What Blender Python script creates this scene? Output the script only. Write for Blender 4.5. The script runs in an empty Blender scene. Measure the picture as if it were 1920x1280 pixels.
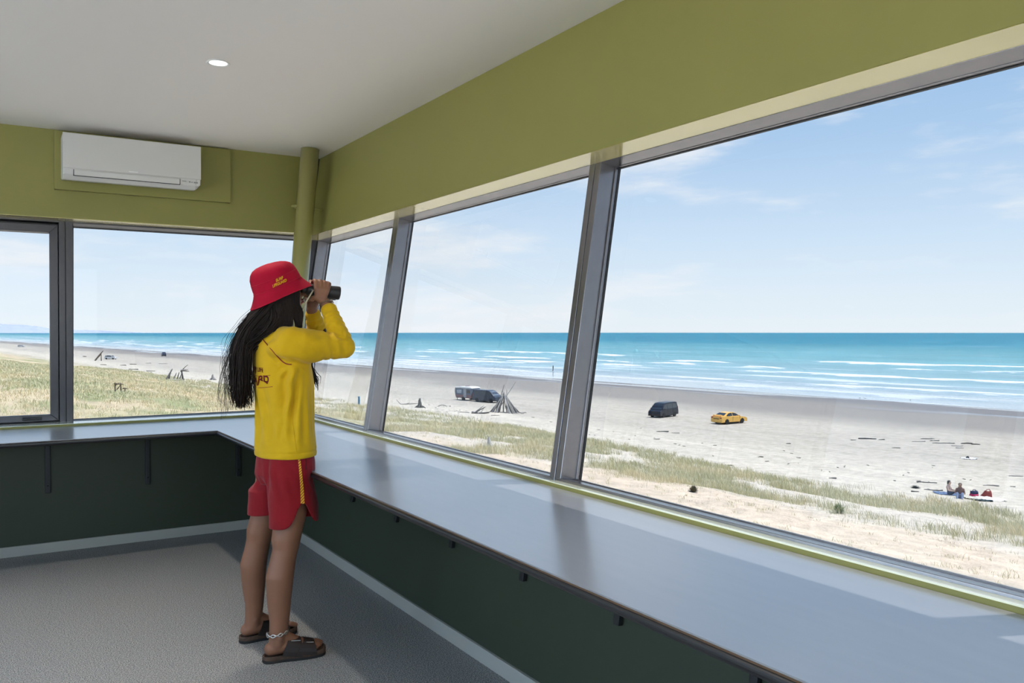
import bpy, bmesh, math, random
import numpy as np
from mathutils import Vector, Matrix
from mathutils.bvhtree import BVHTree

random.seed(7)
RNG = np.random.default_rng(11)
SC = bpy.context.scene
COL = SC.collection
PI = math.pi

# ------------------------------------------------------------------ camera numbers (photo = 1920 x 1280)
FPX, YAW, PITCH, EYE = 1585.3, 0.5556, -0.0108, 1.427

def ray(px, py):
    u = (px - 960) / FPX; v = (640 - py) / FPX
    cp, sp = math.cos(PITCH), math.sin(PITCH)
    fw = cp - v * sp; up = sp + v * cp
    return np.array([math.sin(YAW) * fw + u * math.cos(YAW), math.cos(YAW) * fw - u * math.sin(YAW), up])

# ------------------------------------------------------------------ object helpers
def tag(o, label=None, cat=None, group=None, kind=None):
    if label: o['label'] = label
    if cat: o['category'] = cat
    if group: o['group'] = group
    if kind: o['kind'] = kind
    return o

def empty(name, loc=(0, 0, 0), rz=0.0, parent=None):
    o = bpy.data.objects.new(name, None)
    COL.objects.link(o)
    o.empty_display_size = 0.05
    o.location = loc
    o.rotation_euler = (0, 0, rz)
    if parent: o.parent = parent
    return o

def thing(name, label, cat, loc=(0, 0, 0), rz=0.0, group=None):
    return tag(empty(name, loc, rz), label, cat, group)

class MB:
    """collects shapes, then links them as ONE mesh object"""
    def __init__(self):
        self.v = []; self.f = []; self.mi = []
    def add(self, verts, faces, mi=0):
        b = len(self.v)
        self.v.extend([tuple(map(float, p)) for p in verts])
        self.f.extend([tuple(b + i for i in f) for f in faces])
        self.mi.extend([mi] * len(faces))
        return self
    def box(self, lo, hi, mi=0, M=None):
        x0, y0, z0 = lo; x1, y1, z1 = hi
        vs = [(x0, y0, z0), (x1, y0, z0), (x1, y1, z0), (x0, y1, z0), (x0, y0, z1), (x1, y0, z1), (x1, y1, z1), (x0, y1, z1)]
        if M is not None: vs = [tuple(M @ Vector(p)) for p in vs]
        fs = [(0, 3, 2, 1), (4, 5, 6, 7), (0, 1, 5, 4), (1, 2, 6, 5), (2, 3, 7, 6), (3, 0, 4, 7)]
        return self.add(vs, fs, mi)
    def prism(self, poly, h0, h1, axes=('x', 'z', 'y'), mi=0):
        """poly in the first two axes, extruded along the third"""
        n = len(poly); idx = {'x': 0, 'y': 1, 'z': 2}
        vs = []
        for h in (h0, h1):
            for (a, b) in poly:
                p = [0, 0, 0]
                p[idx[axes[0]]] = a; p[idx[axes[1]]] = b; p[idx[axes[2]]] = h
                vs.append(tuple(p))
        fs = [tuple(range(n - 1, -1, -1)), tuple(range(n, 2 * n))]
        for i in range(n):
            j = (i + 1) % n
            fs.append((i, j, n + j, n + i))
        return self.add(vs, fs, mi)
    def loft(self, rings, cap=True, mi=0):
        n = len(rings[0]); vs = [p for r in rings for p in r]; fs = []
        for k in range(len(rings) - 1):
            for i in range(n):
                j = (i + 1) % n
                fs.append((k * n + i, k * n + j, (k + 1) * n + j, (k + 1) * n + i))
        if cap:
            fs.append(tuple(range(n - 1, -1, -1)))
            fs.append(tuple((len(rings) - 1) * n + i for i in range(n)))
        return self.add(vs, fs, mi)
    def tube(self, pts, radii, n=10, mi=0, flat=1.0, round_ends=True, up=None):
        """rounded tube along points; flat squeezes the second axis"""
        P = [np.array(p, float) for p in pts]
        if not hasattr(radii, '__len__'): radii = [radii] * len(P)
        R = list(radii)
        if round_ends:
            d0 = P[0] - P[1]; d0 = d0 / (np.linalg.norm(d0) + 1e-9)
            d1 = P[-1] - P[-2]; d1 = d1 / (np.linalg.norm(d1) + 1e-9)
            pre = [(P[0] + d0 * R[0] * s, R[0] * math.sqrt(max(0, 1 - s * s)) + 1e-4) for s in (0.98, 0.8, 0.5)]
            post = [(P[-1] + d1 * R[-1] * s, R[-1] * math.sqrt(max(0, 1 - s * s)) + 1e-4) for s in (0.5, 0.8, 0.98)]
            P = [p for p, _ in pre] + P + [p for p, _ in post]
            R = [r for _, r in pre] + R + [r for _, r in post]
        rings = []
        prev = None
        for i in range(len(P)):
            t = P[min(i + 1, len(P) - 1)] - P[max(i - 1, 0)]
            t = t / (np.linalg.norm(t) + 1e-9)
            if prev is None:
                a = np.array(up, float) if up is not None else (np.array([0, 0, 1.0]) if abs(t[2]) < 0.9 else np.array([1.0, 0, 0]))
            else:
                a = prev
            b1 = a - t * np.dot(a, t)
            if np.linalg.norm(b1) < 1e-6: b1 = np.cross(t, [0.3, 0.8, 0.5])
            b1 = b1 / np.linalg.norm(b1); b2 = np.cross(t, b1); prev = b1
            rings.append([tuple(P[i] + R[i] * (math.cos(w) * b1 + flat * math.sin(w) * b2)) for w in [2 * PI * k / n for k in range(n)]])
        return self.loft(rings, True, mi)
    def lathe(self, prof, n=24, origin=(0, 0, 0), axis=(0, 0, 1), mi=0, cap=True):
        ax = Vector(axis).normalized(); q = Vector((0, 0, 1)).rotation_difference(ax).to_matrix()
        rings = []
        for (r, z) in prof:
            rings.append([tuple(q @ Vector((r * math.cos(2 * PI * k / n), r * math.sin(2 * PI * k / n), z)) + Vector(origin)) for k in range(n)])
        return self.loft(rings, cap, mi)
    def ball(self, c, r, n=12, mi=0):
        rx, ry, rz = (r, r, r) if not hasattr(r, '__len__') else r
        rings = []
        m = max(6, n // 2)
        for i in range(m + 1):
            t = -PI / 2 + PI * i / m
            t = max(-PI / 2 + 0.02, min(PI / 2 - 0.02, t))
            rings.append([(c[0] + rx * math.cos(t) * math.cos(2 * PI * k / n), c[1] + ry * math.cos(t) * math.sin(2 * PI * k / n), c[2] + rz * math.sin(t)) for k in range(n)])
        return self.loft(rings, True, mi)
    def mesh(self, name):
        me = bpy.data.meshes.new(name)
        me.from_pydata(self.v, [], self.f)
        me.polygons.foreach_set('material_index', self.mi)
        me.update()
        return me
    def build(self, name, mats, parent=None, smooth=False, bevel=0.0, loc=None, seg=2, fix=True):
        me = self.mesh(name)
        if fix:
            bm = bmesh.new(); bm.from_mesh(me)
            bmesh.ops.recalc_face_normals(bm, faces=bm.faces)
            bm.to_mesh(me); bm.free()
        if not isinstance(mats, (list, tuple)): mats = [mats]
        for m in mats: me.materials.append(m)
        if smooth: me.polygons.foreach_set('use_smooth', [True] * len(me.polygons))
        o = bpy.data.objects.new(name, me); COL.objects.link(o)
        if parent: o.parent = parent
        if loc is not None: o.location = loc
        if bevel > 0:
            md = o.modifiers.new('soft_edge', 'BEVEL'); md.width = bevel; md.segments = seg; md.limit_method = 'ANGLE'; md.angle_limit = 0.6
            md.harden_normals = False
        return o

def bake(o):
    """freeze the modifiers of o into its mesh"""
    dg = bpy.context.evaluated_depsgraph_get(); dg.update()
    me = bpy.data.meshes.new_from_object(o.evaluated_get(dg))
    o.modifiers.clear(); o.data = me
    return o

def remesh(o, voxel, smooth_it=4, fac=0.5):
    md = o.modifiers.new('skin', 'REMESH'); md.mode = 'VOXEL'; md.voxel_size = voxel; md.use_smooth_shade = True
    if smooth_it:
        ms = o.modifiers.new('relax', 'SMOOTH'); ms.factor = fac; ms.iterations = smooth_it
    mats = list(o.data.materials)
    bpy.context.view_layer.update()
    bake(o)
    o.data.materials.clear()
    for m in mats: o.data.materials.append(m)
    o.data.polygons.foreach_set('use_smooth', [True] * len(o.data.polygons))
    return o

def copy_tree(o, parent=None):
    c = o.copy(); COL.objects.link(c)
    if parent: c.parent = parent
    for ch in list(o.children): copy_tree(ch, c)
    return c

# ------------------------------------------------------------------ materials
def lin(c):
    return tuple(((x / 255) / 12.92 if x / 255 <= 0.04045 else ((x / 255 + 0.055) / 1.055) ** 2.4) for x in c)

def mat(name, col, rough=0.6, metal=0.0, spec=0.5, var=0.0, vscale=6.0, bump=0.0, bscale=60.0, coat=0.0, emit=None, estr=0.0, stretch=None, sheen=0.0):
    """col in linear rgb; var mixes a darker/lighter noise, bump adds a fine noise relief"""
    m = bpy.data.materials.new(name); m.use_nodes = True
    nt = m.node_tree; b = nt.nodes['Principled BSDF']
    b.inputs['Base Color'].default_value = (*col, 1); b.inputs['Roughness'].default_value = rough
    b.inputs['Metallic'].default_value = metal; b.inputs['Specular IOR Level'].default_value = spec
    if coat: b.inputs['Coat Weight'].default_value = coat
    if sheen: b.inputs['Sheen Weight'].default_value = sheen
    if emit: b.inputs['Emission Color'].default_value = (*emit, 1); b.inputs['Emission Strength'].default_value = estr
    if var or bump:
        tc = nt.nodes.new('ShaderNodeTexCoord'); src = tc.outputs['Object']
        if stretch:
            mp = nt.nodes.new('ShaderNodeMapping'); mp.inputs['Scale'].default_value = stretch
            nt.links.new(src, mp.inputs[0]); src = mp.outputs[0]
    if var:
        n = nt.nodes.new('ShaderNodeTexNoise'); n.inputs['Scale'].default_value = vscale; n.inputs['Detail'].default_value = 5
        nt.links.new(src, n.inputs['Vector'])
        r = nt.nodes.new('ShaderNodeMapRange'); r.inputs[1].default_value = 0.3; r.inputs[2].default_value = 0.7
        r.inputs[3].default_value = 1 - var; r.inputs[4].default_value = 1 + var
        nt.links.new(n.outputs['Fac'], r.inputs[0])
        mx = nt.nodes.new('ShaderNodeVectorMath'); mx.operation = 'SCALE'; mx.inputs[0].default_value = col
        nt.links.new(r.outputs[0], mx.inputs['Scale']); nt.links.new(mx.outputs[0], b.inputs['Base Color'])
    if bump:
        n2 = nt.nodes.new('ShaderNodeTexNoise'); n2.inputs['Scale'].default_value = bscale; n2.inputs['Detail'].default_value = 3
        nt.links.new(src, n2.inputs['Vector'])
        bp = nt.nodes.new('ShaderNodeBump'); bp.inputs['Strength'].default_value = bump; bp.inputs['Distance'].default_value = 0.01
        nt.links.new(n2.outputs['Fac'], bp.inputs['Height']); nt.links.new(bp.outputs[0], b.inputs['Normal'])
    return m

def glass_mat(name, tint, f0):
    """inner face of a pane: see-through with Schlick reflection"""
    m = bpy.data.materials.new(name); m.use_nodes = True; nt = m.node_tree; nt.nodes.clear()
    out = nt.nodes.new('ShaderNodeOutputMaterial'); mix = nt.nodes.new('ShaderNodeMixShader')
    tr = nt.nodes.new('ShaderNodeBsdfTransparent'); tr.inputs[0].default_value = (*tint, 1)
    gl = nt.nodes.new('ShaderNodeBsdfGlossy'); gl.inputs['Roughness'].default_value = 0.0; gl.inputs[0].default_value = (1, 1, 1, 1)
    ge = nt.nodes.new('ShaderNodeNewGeometry')
    dt = nt.nodes.new('ShaderNodeVectorMath'); dt.operation = 'DOT_PRODUCT'
    nt.links.new(ge.outputs['Incoming'], dt.inputs[0]); nt.links.new(ge.outputs['Normal'], dt.inputs[1])
    ab = nt.nodes.new('ShaderNodeMath'); ab.operation = 'ABSOLUTE'; nt.links.new(dt.outputs['Value'], ab.inputs[0])
    om = nt.nodes.new('ShaderNodeMath'); om.operation = 'SUBTRACT'; om.inputs[0].default_value = 1; nt.links.new(ab.outputs[0], om.inputs[1])
    pw = nt.nodes.new('ShaderNodeMath'); pw.operation = 'POWER'; pw.inputs[1].default_value = 5; nt.links.new(om.outputs[0], pw.inputs[0])
    ma = nt.nodes.new('ShaderNodeMath'); ma.operation = 'MULTIPLY_ADD'; ma.inputs[1].default_value = 0.95 * (1 - f0); ma.inputs[2].default_value = f0
    nt.links.new(pw.outputs[0], ma.inputs[0])
    nt.links.new(ma.outputs[0], mix.inputs[0]); nt.links.new(tr.outputs[0], mix.inputs[1]); nt.links.new(gl.outputs[0], mix.inputs[2])
    nt.links.new(mix.outputs[0], out.inputs[0])
    return m

def clear_mat(name, col=(1, 1, 1)):
    m = bpy.data.materials.new(name); m.use_nodes = True; nt = m.node_tree; nt.nodes.clear()
    out = nt.nodes.new('ShaderNodeOutputMaterial'); tr = nt.nodes.new('ShaderNodeBsdfTransparent'); tr.inputs[0].default_value = (*col, 1)
    nt.links.new(tr.outputs[0], out.inputs[0])
    return m

TINT = (0.143, 0.143, 0.1422)
M_GREEN = mat('olive_wall_paint', (0.222, 0.212, 0.062), 0.5, spec=0.4, var=0.02, vscale=3, bump=0.03, bscale=300)
M_DADO = mat('dark_green_dado_paint', (0.038, 0.048, 0.029), 0.5, spec=0.4, var=0.02, vscale=3)
M_CEIL = mat('white_ceiling_paint', (0.91, 0.865, 0.815), 0.8, spec=0.3)
M_ENAMEL = mat('olive_gloss_enamel', (0.60, 0.555, 0.30), 0.22, spec=0.8, coat=1.0)
M_ENAMEL.node_tree.nodes['Principled BSDF'].inputs['Coat IOR'].default_value = 1.9
M_ENAMEL.node_tree.nodes['Principled BSDF'].inputs['Coat Tint'].default_value = (1.0, 0.95, 0.70, 1)
M_ENAMEL.node_tree.nodes['Principled BSDF'].inputs['Coat Roughness'].default_value = 0.15
M_SILL = mat('sky_lit_sill_enamel', (0.70, 0.74, 0.58), 0.25, spec=0.8, coat=1.0)  # sky reflection on the sill painted into the pale base colour
M_SKIRT = mat('pale_skirting_paint', (0.42, 0.405, 0.36), 0.45)
M_FRAME = mat('charcoal_aluminium', (0.235, 0.228, 0.24), 0.27, metal=0.9, spec=0.5, var=0.05, vscale=20)
M_FRAME_S = mat('shaded_charcoal_aluminium', (0.065, 0.064, 0.07), 0.33, metal=0.85, spec=0.4, var=0.05, vscale=20)  # same aluminium, darkened to stand in for shade on the far-wall frames
M_FRAME_D = mat('black_gasket', (0.012, 0.012, 0.014), 0.5)
M_GLASS = glass_mat('tinted_pane_face', TINT, 0.006)
M_GLASS_B = clear_mat('pane_body')
M_GLASS_C = glass_mat('clear_pane_face', (0.93, 0.95, 0.94), 0.075)
M_WHITE = mat('white_plastic', (0.66, 0.65, 0.63), 0.35)
M_BLACK = mat('black_powder_coat', (0.012, 0.012, 0.013), 0.45)
M_SCREW = mat('dark_screw', (0.004, 0.004, 0.004), 0.4, metal=0.5)
# ================================================================== THE ROOM
X0, LEAN = 1.816, 0.1215                 # leaning sea-side wall: x = X0 + LEAN*z
YW = 6.233                               # far wall
ZC, ZH, ZT = 0.8132, 2.157, 2.741        # worktop, window head, ceiling
YL, RX = 5.462, 1.2196                   # front edges of the worktop
XB, YB = -3.3, -3.4                      # walls behind the photographer
FX0, FLEAN = 1.850, 0.1583               # inner plane of the sea-side frames
nF = Vector((1, 0, -FLEAN)).normalized()     # outward normal of the frame plane
tF = Vector((FLEAN, 0, 1)).normalized()      # up within the plane
ZSILL = 0.829
ZHL = 2.1735
xr = lambda z: X0 + LEAN * z
cl, sl = math.cos(math.atan(LEAN)), math.sin(math.atan(LEAN))

def struct(o): o['kind'] = 'structure'; return o

# floor: speckled vinyl
def floor_mat():
    m = bpy.data.materials.new('speckled_vinyl'); m.use_nodes = True; nt = m.node_tree; b = nt.nodes['Principled BSDF']
    tc = nt.nodes.new('ShaderNodeTexCoord')
    n1 = nt.nodes.new('ShaderNodeTexNoise'); n1.inputs['Scale'].default_value = 215; n1.inputs['Detail'].default_value = 2
    n2 = nt.nodes.new('ShaderNodeTexVoronoi'); n2.inputs['Scale'].default_value = 300
    nt.links.new(tc.outputs['Object'], n1.inputs['Vector']); nt.links.new(tc.outputs['Object'], n2.inputs['Vector'])
    r = nt.nodes.new('ShaderNodeValToRGB'); e = r.color_ramp.elements
    e[0].position = 0.40; e[0].color = (0.11, 0.105, 0.098, 1); e[1].position = 0.60; e[1].color = (0.58, 0.54, 0.475, 1)
    r.color_ramp.elements.new(0.49).color = (0.34, 0.32, 0.29, 1)
    nt.links.new(n1.outputs['Fac'], r.inputs[0])
    mx = nt.nodes.new('ShaderNodeMix'); mx.data_type = 'RGBA'; mx.blend_type = 'MULTIPLY'; mx.inputs[0].default_value = 0.35
    nt.links.new(r.outputs[0], mx.inputs[6]); nt.links.new(n2.outputs['Color'], mx.inputs[7])
    hs = nt.nodes.new('ShaderNodeHueSaturation'); hs.inputs['Saturation'].default_value = 0.35
    nt.links.new(mx.outputs[2], hs.inputs['Color'])
    nt.links.new(hs.outputs[0], b.inputs['Base Color']); b.inputs['Roughness'].default_value = 0.55; b.inputs['Specular IOR Level'].default_value = 0.35
    return m
M_FLOOR = floor_mat()
struct(MB().box((XB - 0.2, YB - 0.2, -0.25), (X0 + 0.02, YW + 0.15, 0)).build('floor', M_FLOOR))
# ceiling and roof
struct(MB().box((XB - 0.35, YB - 0.35, ZT), (2.40, YW + 0.40, ZT + 0.3)).build('ceiling', M_CEIL))

# sea-side wall: leaning dado under the glass, leaning band above it
w = MB()
p = [(xr(-0.25), -0.25), (xr(0.80), 0.80), (xr(0.80) + 0.16, 0.80), (xr(-0.25) + 0.16, -0.25)]
w.prism(p, YB, YW + 0.25, ('x', 'z', 'y'), 1)
p = [(xr(0.80), 0.80), (xr(0.826), 0.826), (xr(0.826) + 0.16 * cl, 0.826 - 0.16 * sl), (xr(0.80) + 0.16, 0.80)]
w.prism(p, YB, YW + 0.25, ('x', 'z', 'y'))
p = [(xr(ZH), ZH), (xr(ZT + 0.02), ZT + 0.02), (xr(ZT) + 0.22, ZT + 0.02), (xr(ZH) + 0.215 * cl, ZH - 0.215 * sl + 0.03), (xr(ZH) + 0.205 * cl, ZH - 0.205 * sl)]
w.prism(p, YB, YW + 0.25, ('x', 'z', 'y'))
struct(w.build('wall_right', [M_GREEN, M_DADO]))
# far wall (left in the photo)
w = MB()
w.box((XB - 0.2, YW, -0.25), (xr(0.5) + 0.1, YW + 0.26, 0.80), 1); w.box((XB - 0.2, YW, 0.80), (xr(0.8) + 0.1, YW + 0.26, 0.826))
w.box((XB - 0.2, YW, ZHL), (xr(ZH) + 0.24, YW + 0.3, ZT + 0.02))
w.box((XB - 0.2, YW, 0.826), (-2.4, YW + 0.22, ZH))
struct(w.build('wall_left', [M_GREEN, M_DADO]))
# enamelled reveals: the underside of the band and the little sill, along both window walls
w = MB()
q0 = (xr(ZH), ZH)
w.prism([(q0[0] + 0.001, ZH - 0.0005), (q0[0] + 0.001 + 0.2 * cl, ZH - 0.0005 - 0.2 * sl), (q0[0] + 0.2 * cl, ZH - 0.003 - 0.2 * sl), (q0[0] - 0.001, ZH - 0.003)], YB, YW + 0.2, ('x', 'z', 'y'))
w.box((XB, YW + 0.0005, ZHL - 0.003), (xr(ZH) + 0.2, YW + 0.3, ZHL - 0.0002))
struct(w.build('trim_3', M_ENAMEL))
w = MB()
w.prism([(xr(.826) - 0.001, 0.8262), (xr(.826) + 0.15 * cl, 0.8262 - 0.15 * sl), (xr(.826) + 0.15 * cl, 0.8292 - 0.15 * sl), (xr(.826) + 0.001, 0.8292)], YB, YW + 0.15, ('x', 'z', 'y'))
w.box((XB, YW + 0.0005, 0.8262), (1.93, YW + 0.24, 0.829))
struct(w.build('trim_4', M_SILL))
# two walls behind the photographer, each with a row of openings
w = MB()
w.box((XB - 0.2, YB, -0.25), (XB, YW, 0.85)); w.box((XB - 0.2, YB, 2.55), (XB, YW, ZT))
BW = [(-3.1, -0.9), (-0.6, 1.6), (1.9, 4.1), (4.4, 6.0)]
edges = [YB] + [q for ab in BW for q in ab] + [YW]
for k in range(0, len(edges), 2): w.box((XB - 0.2, edges[k], 0.85), (XB, edges[k + 1], 2.55))
struct(w.build('wall_rear', M_GREEN))
w = MB()
w.box((XB - 0.2, YB - 0.2, -0.25), (xr(0) + 0.1, YB, 0.85)); w.box((XB - 0.2, YB - 0.2, 2.55), (xr(ZT) + 0.2, YB, ZT))
BX = [(-3.0, -0.9), (-0.6, 1.7)]
edges = [XB - 0.2] + [q for ab in BX for q in ab] + [2.2]
for k in range(0, len(edges), 2): w.box((edges[k], YB - 0.2, 0.85), (edges[k + 1], YB, 2.55))
struct(w.build('wall_back', M_GREEN))
# added deck for bounced sun; storey below, so that the room stands on the dune
struct(MB().box((-11.0, -11.0, -0.32), (XB - 0.2, YW + 1.0, -0.12)).box((XB - 0.2, -11.0, -0.32), (1.9, YB - 0.2, -0.12)).build('bounce_deck', mat('pale_bounce_deck', (0.74, 0.71, 0.66), 0.8, var=0.04, vscale=3)))  # unseen deck, added to bounce sunlight onto the ceiling
struct(MB().box((XB - 0.1, YB - 0.1, -4.6), (X0 - 0.1, YW + 0.1, -0.25)).build('wall_base', mat('grey_cladding', (0.3, 0.3, 0.29), 0.6, var=0.06, stretch=(1, 1, 8))))
# skirtings
bh = 0.062
b_ = MB().prism([(xr(0) - 0.013, 0), (xr(bh) - 0.013, bh), (xr(bh) + 0.002, bh), (xr(0) + 0.002, 0)], YB, YW, ('x', 'z', 'y')).build('baseboard_right', M_SKIRT, bevel=0.002); struct(b_)
struct(MB().box((XB, YW - 0.013, 0), (X0 - 0.012, YW + 0.002, 0.066)).build('baseboard_left', M_SKIRT, bevel=0.002))

# ---------------------------------------------------------------- windows
GAP = 0.0025
def frame_ring(mb, u0, u1, v0, v1, fw, d0, d1, place, mi=0):
    """rectangular ring of mitred bars in the plane (u,v), from depth d0 to d1"""
    o = [(u0, v0), (u1, v0), (u1, v1), (u0, v1)]; i = [(u0 + fw[0], v0 + fw[1]), (u1 - fw[2], v0 + fw[1]), (u1 - fw[2], v1 - fw[3]), (u0 + fw[0], v1 - fw[3])]
    for k in range(4):
        j = (k + 1) % 4
        quad = [o[k], o[j], i[j], i[k]]
        vs = [place(a, b, d0) for a, b in quad] + [place(a, b, d1) for a, b in quad]
        mb.add(vs, [(0, 1, 2, 3), (7, 6, 5, 4), (0, 4, 5, 1), (1, 5, 6, 2), (2, 6, 7, 3), (3, 7, 4, 0)], mi)

def pane(u0, u1, v0, v1, d, th, place, name, mats, parent):
    vs = [place(a, b, d) for a, b in ((u0, v0), (u1, v0), (u1, v1), (u0, v1))] + [place(a, b, d + th) for a, b in ((u0, v0), (u1, v0), (u1, v1), (u0, v1))]
    m = MB(); m.add(vs, [(0, 1, 2, 3)], 0); m.add(vs, [(7, 6, 5, 4), (0, 4, 5, 1), (1, 5, 6, 2), (2, 6, 7, 3), (3, 7, 4, 0)], 1)
    o = m.build(name, mats, parent, fix=False)
    return o

def window(n, label, u0, u1, v0, v1, place, glass=None, sash=False, fw=0.036, head=0.014, foot=0.012, depth=0.082):
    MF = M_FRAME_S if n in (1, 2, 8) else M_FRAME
    w = empty('window_%d' % n); struct(w); tag(w, label, 'window')
    m = MB(); frame_ring(m, u0 + GAP, u1 - GAP, v0, v1, (fw, foot, fw, head), 0.0, depth, place)
    m.build('frame', MF, w, bevel=0.0015)
    g = glass or M_GLASS
    a0, a1, c0, c1 = u0 + GAP + fw, u1 - GAP - fw, v0 + foot, v1 - head
    if sash:
        m = MB(); s = 0.05
        frame_ring(m, a0 + 0.004, a1 - 0.004, c0 + 0.005, c1 - 0.012, (s, 0.042, s, 0.05), 0.028, 0.074, place)
        so = m.build('sash', MF, w, bevel=0.002)
        m = MB(); frame_ring(m, a0 - 0.002, a1 + 0.002, c0 - 0.002, c1 + 0.002, (0.014, 0.012, 0.014, 0.016), 0.05, 0.09, place); m.build('gasket', M_FRAME_D, w)
        pane(a0 + s, a1 - s, c0 + 0.045, c1 - 0.06, 0.062, 0.01, place, 'glass_pane', [g, M_GLASS_B], w)
        m = MB()
        um = a1 - 0.16
        vs = lambda du, dv, dd: place(um + du, c0 + 0.024 + dv, dd)
        for (x0, x1, y0, y1, z0, z1) in ((-0.055, 0.055, -0.011, 0.011, 0.012, 0.03), (-0.045, 0.02, -0.005, 0.005, -0.006, 0.012), (-0.06, -0.03, -0.006, 0.004, -0.014, 0.0)):
            q = [vs(x0, y0, z0), vs(x1, y0, z0), vs(x1, y1, z0), vs(x0, y1, z0), vs(x0, y0, z1), vs(x1, y0, z1), vs(x1, y1, z1), vs(x0, y1, z1)]
            m.add(q, [(0, 3, 2, 1), (4, 5, 6, 7), (0, 1, 5, 4), (1, 2, 6, 5), (2, 3, 7, 6), (3, 0, 4, 7)])
        m.build('window_latch', M_BLACK, so, bevel=0.002)
    else:
        m = MB(); frame_ring(m, a0 - 0.002, a1 + 0.002, c0 - 0.002, c1 + 0.002, (0.009, 0.006, 0.009, 0.004), depth - 0.006, depth + 0.01, place)
        m.build('glazing_bead', MF, w, bevel=0.001)
        m = MB(); frame_ring(m, a0 - 0.001, a1 + 0.001, c0 - 0.001, c1 + 0.001, (0.012, 0.004, 0.012, 0.006), depth + 0.009, depth + 0.018, place)
        m.build('gasket', M_FRAME_D, w)
        pane(a0, a1, c0, c1, depth + 0.014, 0.01, place, 'glass_pane', [g, M_GLASS_B], w)
    return w

ZF0 = 0.819
def place_sea(u, v, d):      # u = -y so that faces wind the same way; v = length up the slope from z = ZF0
    base = Vector((FX0 + FLEAN * ZF0, -u, ZF0)) + tF * v + nF * d
    return tuple(base)
VH = (2.1525 - ZF0) / tF.z
mull = [6.412, 4.903, 2.857, 0.858, -1.142, -3.14]
names = ['narrow sea-facing pane leaning outward, nearest the room corner', 'middle leaning sea-facing pane, caravan and driftwood seen through it',
         'largest leaning sea-facing pane, yellow car seen through it', 'leaning sea-facing pane beside the photographer', 'leaning sea-facing pane behind the photographer']
for k in range(5):
    window(3 + k, names[k], -mull[k], -mull[k + 1], 0.0, VH, place_sea)
YF = YW + 0.165
def place_far(u, v, d):      # far wall; the head of the frame drops a little towards the outside
    return (u, YF + d, 0.819 + v - (0.16 * d if v > 0.9 else 0.0))
VF = 2.1750 - 0.819
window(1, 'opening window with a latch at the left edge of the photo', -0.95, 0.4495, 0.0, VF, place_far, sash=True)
def place_far2(u, v, d):     # its right side follows the leaning corner
    x, y, z = place_far(u, v, d); return (x + FLEAN * v * (u - 0.4495) / 1.5355, y, z)
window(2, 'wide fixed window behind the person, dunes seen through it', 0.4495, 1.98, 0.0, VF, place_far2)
fl = MB()      # packing strips that close the joints between neighbouring frames
fl.box((0.4495 - 0.006, YF + 0.006, 0.83), (0.4495 + 0.006, YF + 0.07, 2.1765)); fl.box((-0.95 - 0.006, YF + 0.006, 0.83), (-0.95 + 0.006, YF + 0.07, 2.1765))
for yy in mull[1:5]:
    v_ = [place_sea(-yy + du, vv, dd) for vv in (0.005, VH - 0.005) for du, dd in ((-0.006, 0.006), (0.006, 0.006), (0.006, 0.07), (-0.006, 0.07))]
    fl.add(v_, [(0, 1, 2, 3), (7, 6, 5, 4), (0, 4, 5, 1), (1, 5, 6, 2), (2, 6, 7, 3), (3, 7, 4, 0)])
struct(fl.build('trim_5', M_FRAME_D))
cp = MB(); fx = lambda z: FX0 + FLEAN * z
cp.add([(fx(z) + a, y, z) for z in (0.80, 2.2) for a, y in ((0.002, 6.413), (0.10, 6.413), (0.10, 6.56), (0.002, 6.56))], [(0, 1, 2, 3), (7, 6, 5, 4), (0, 4, 5, 1), (1, 5, 6, 2), (2, 6, 7, 3), (3, 7, 4, 0)])
struct(cp.build('trim_2', M_FRAME, bevel=0.002))
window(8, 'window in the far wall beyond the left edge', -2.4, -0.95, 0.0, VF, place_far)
def place_rear(u, v, d): return (XB - 0.06 - d, u, 0.85 + v)
def place_back(u, v, d): return (-u, YB - 0.06 - d, 0.85 + v)
k = 9
for (a, c) in BW:
    window(k, 'clear window in the rear wall, bay %d metres along' % round(a + 4), a, c, 0, 1.70, place_rear, M_GLASS_C); k += 1
for (a, c) in BX:
    window(k, 'clear window in the back wall, %s bay' % ('inland' if a < -2 else 'sea-side'), -c, -a, 0, 1.70, place_back, M_GLASS_C); k += 1

# ---------------------------------------------------------------- worktop running round two walls
def counter_mat():
    m = mat('grey_laminate', (0.235, 0.24, 0.26), 0.35, spec=0.5, var=0.03, vscale=30, stretch=(1.0, 0.12, 1.0), coat=1.0)
    p = m.node_tree.nodes['Principled BSDF']; p.inputs['Coat IOR'].default_value = 2.2; p.inputs['Coat Roughness'].default_value = 0.2
    return m
M_COUNTER = counter_mat(); M_EDGE = mat('black_edging', (0.010, 0.010, 0.012), 0.35); M_PLY = mat('brown_core_line', (0.10, 0.055, 0.028), 0.5)
wt = thing('worktop', 'long grey L-shaped worktop with a black edge running under the windows', 'worktop', (0, 0, ZC))
xb_ = xr(ZC) - 0.006; yb_ = YW - 0.006
poly = [(XB + 0.05, YL), (RX, YL), (RX, YB + 0.1), (xb_, YB + 0.1), (xb_, yb_), (XB + 0.05, yb_)]
MB().prism(poly, -0.004, 0.0, ('x', 'y', 'z')).build('laminate_top', M_COUNTER, wt)
poly2 = [(a, c) for a, c in poly]
MB().prism([(XB + 0.05, YL + 0.012), (RX + 0.012, YL + 0.012), (RX + 0.012, YB + 0.1), (xb_ - 0.003, YB + 0.1), (xb_ - 0.003, yb_ - 0.003), (XB + 0.05, yb_ - 0.003)], -0.024, -0.0041, ('x', 'y', 'z')).build('board', mat('dark_board', (0.02, 0.018, 0.016), 0.6), wt)
e = MB()
prof = [(0.0, -0.0045), (0.0, -0.0105), (0.013, -0.0105), (0.013, -0.0045)]
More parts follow.
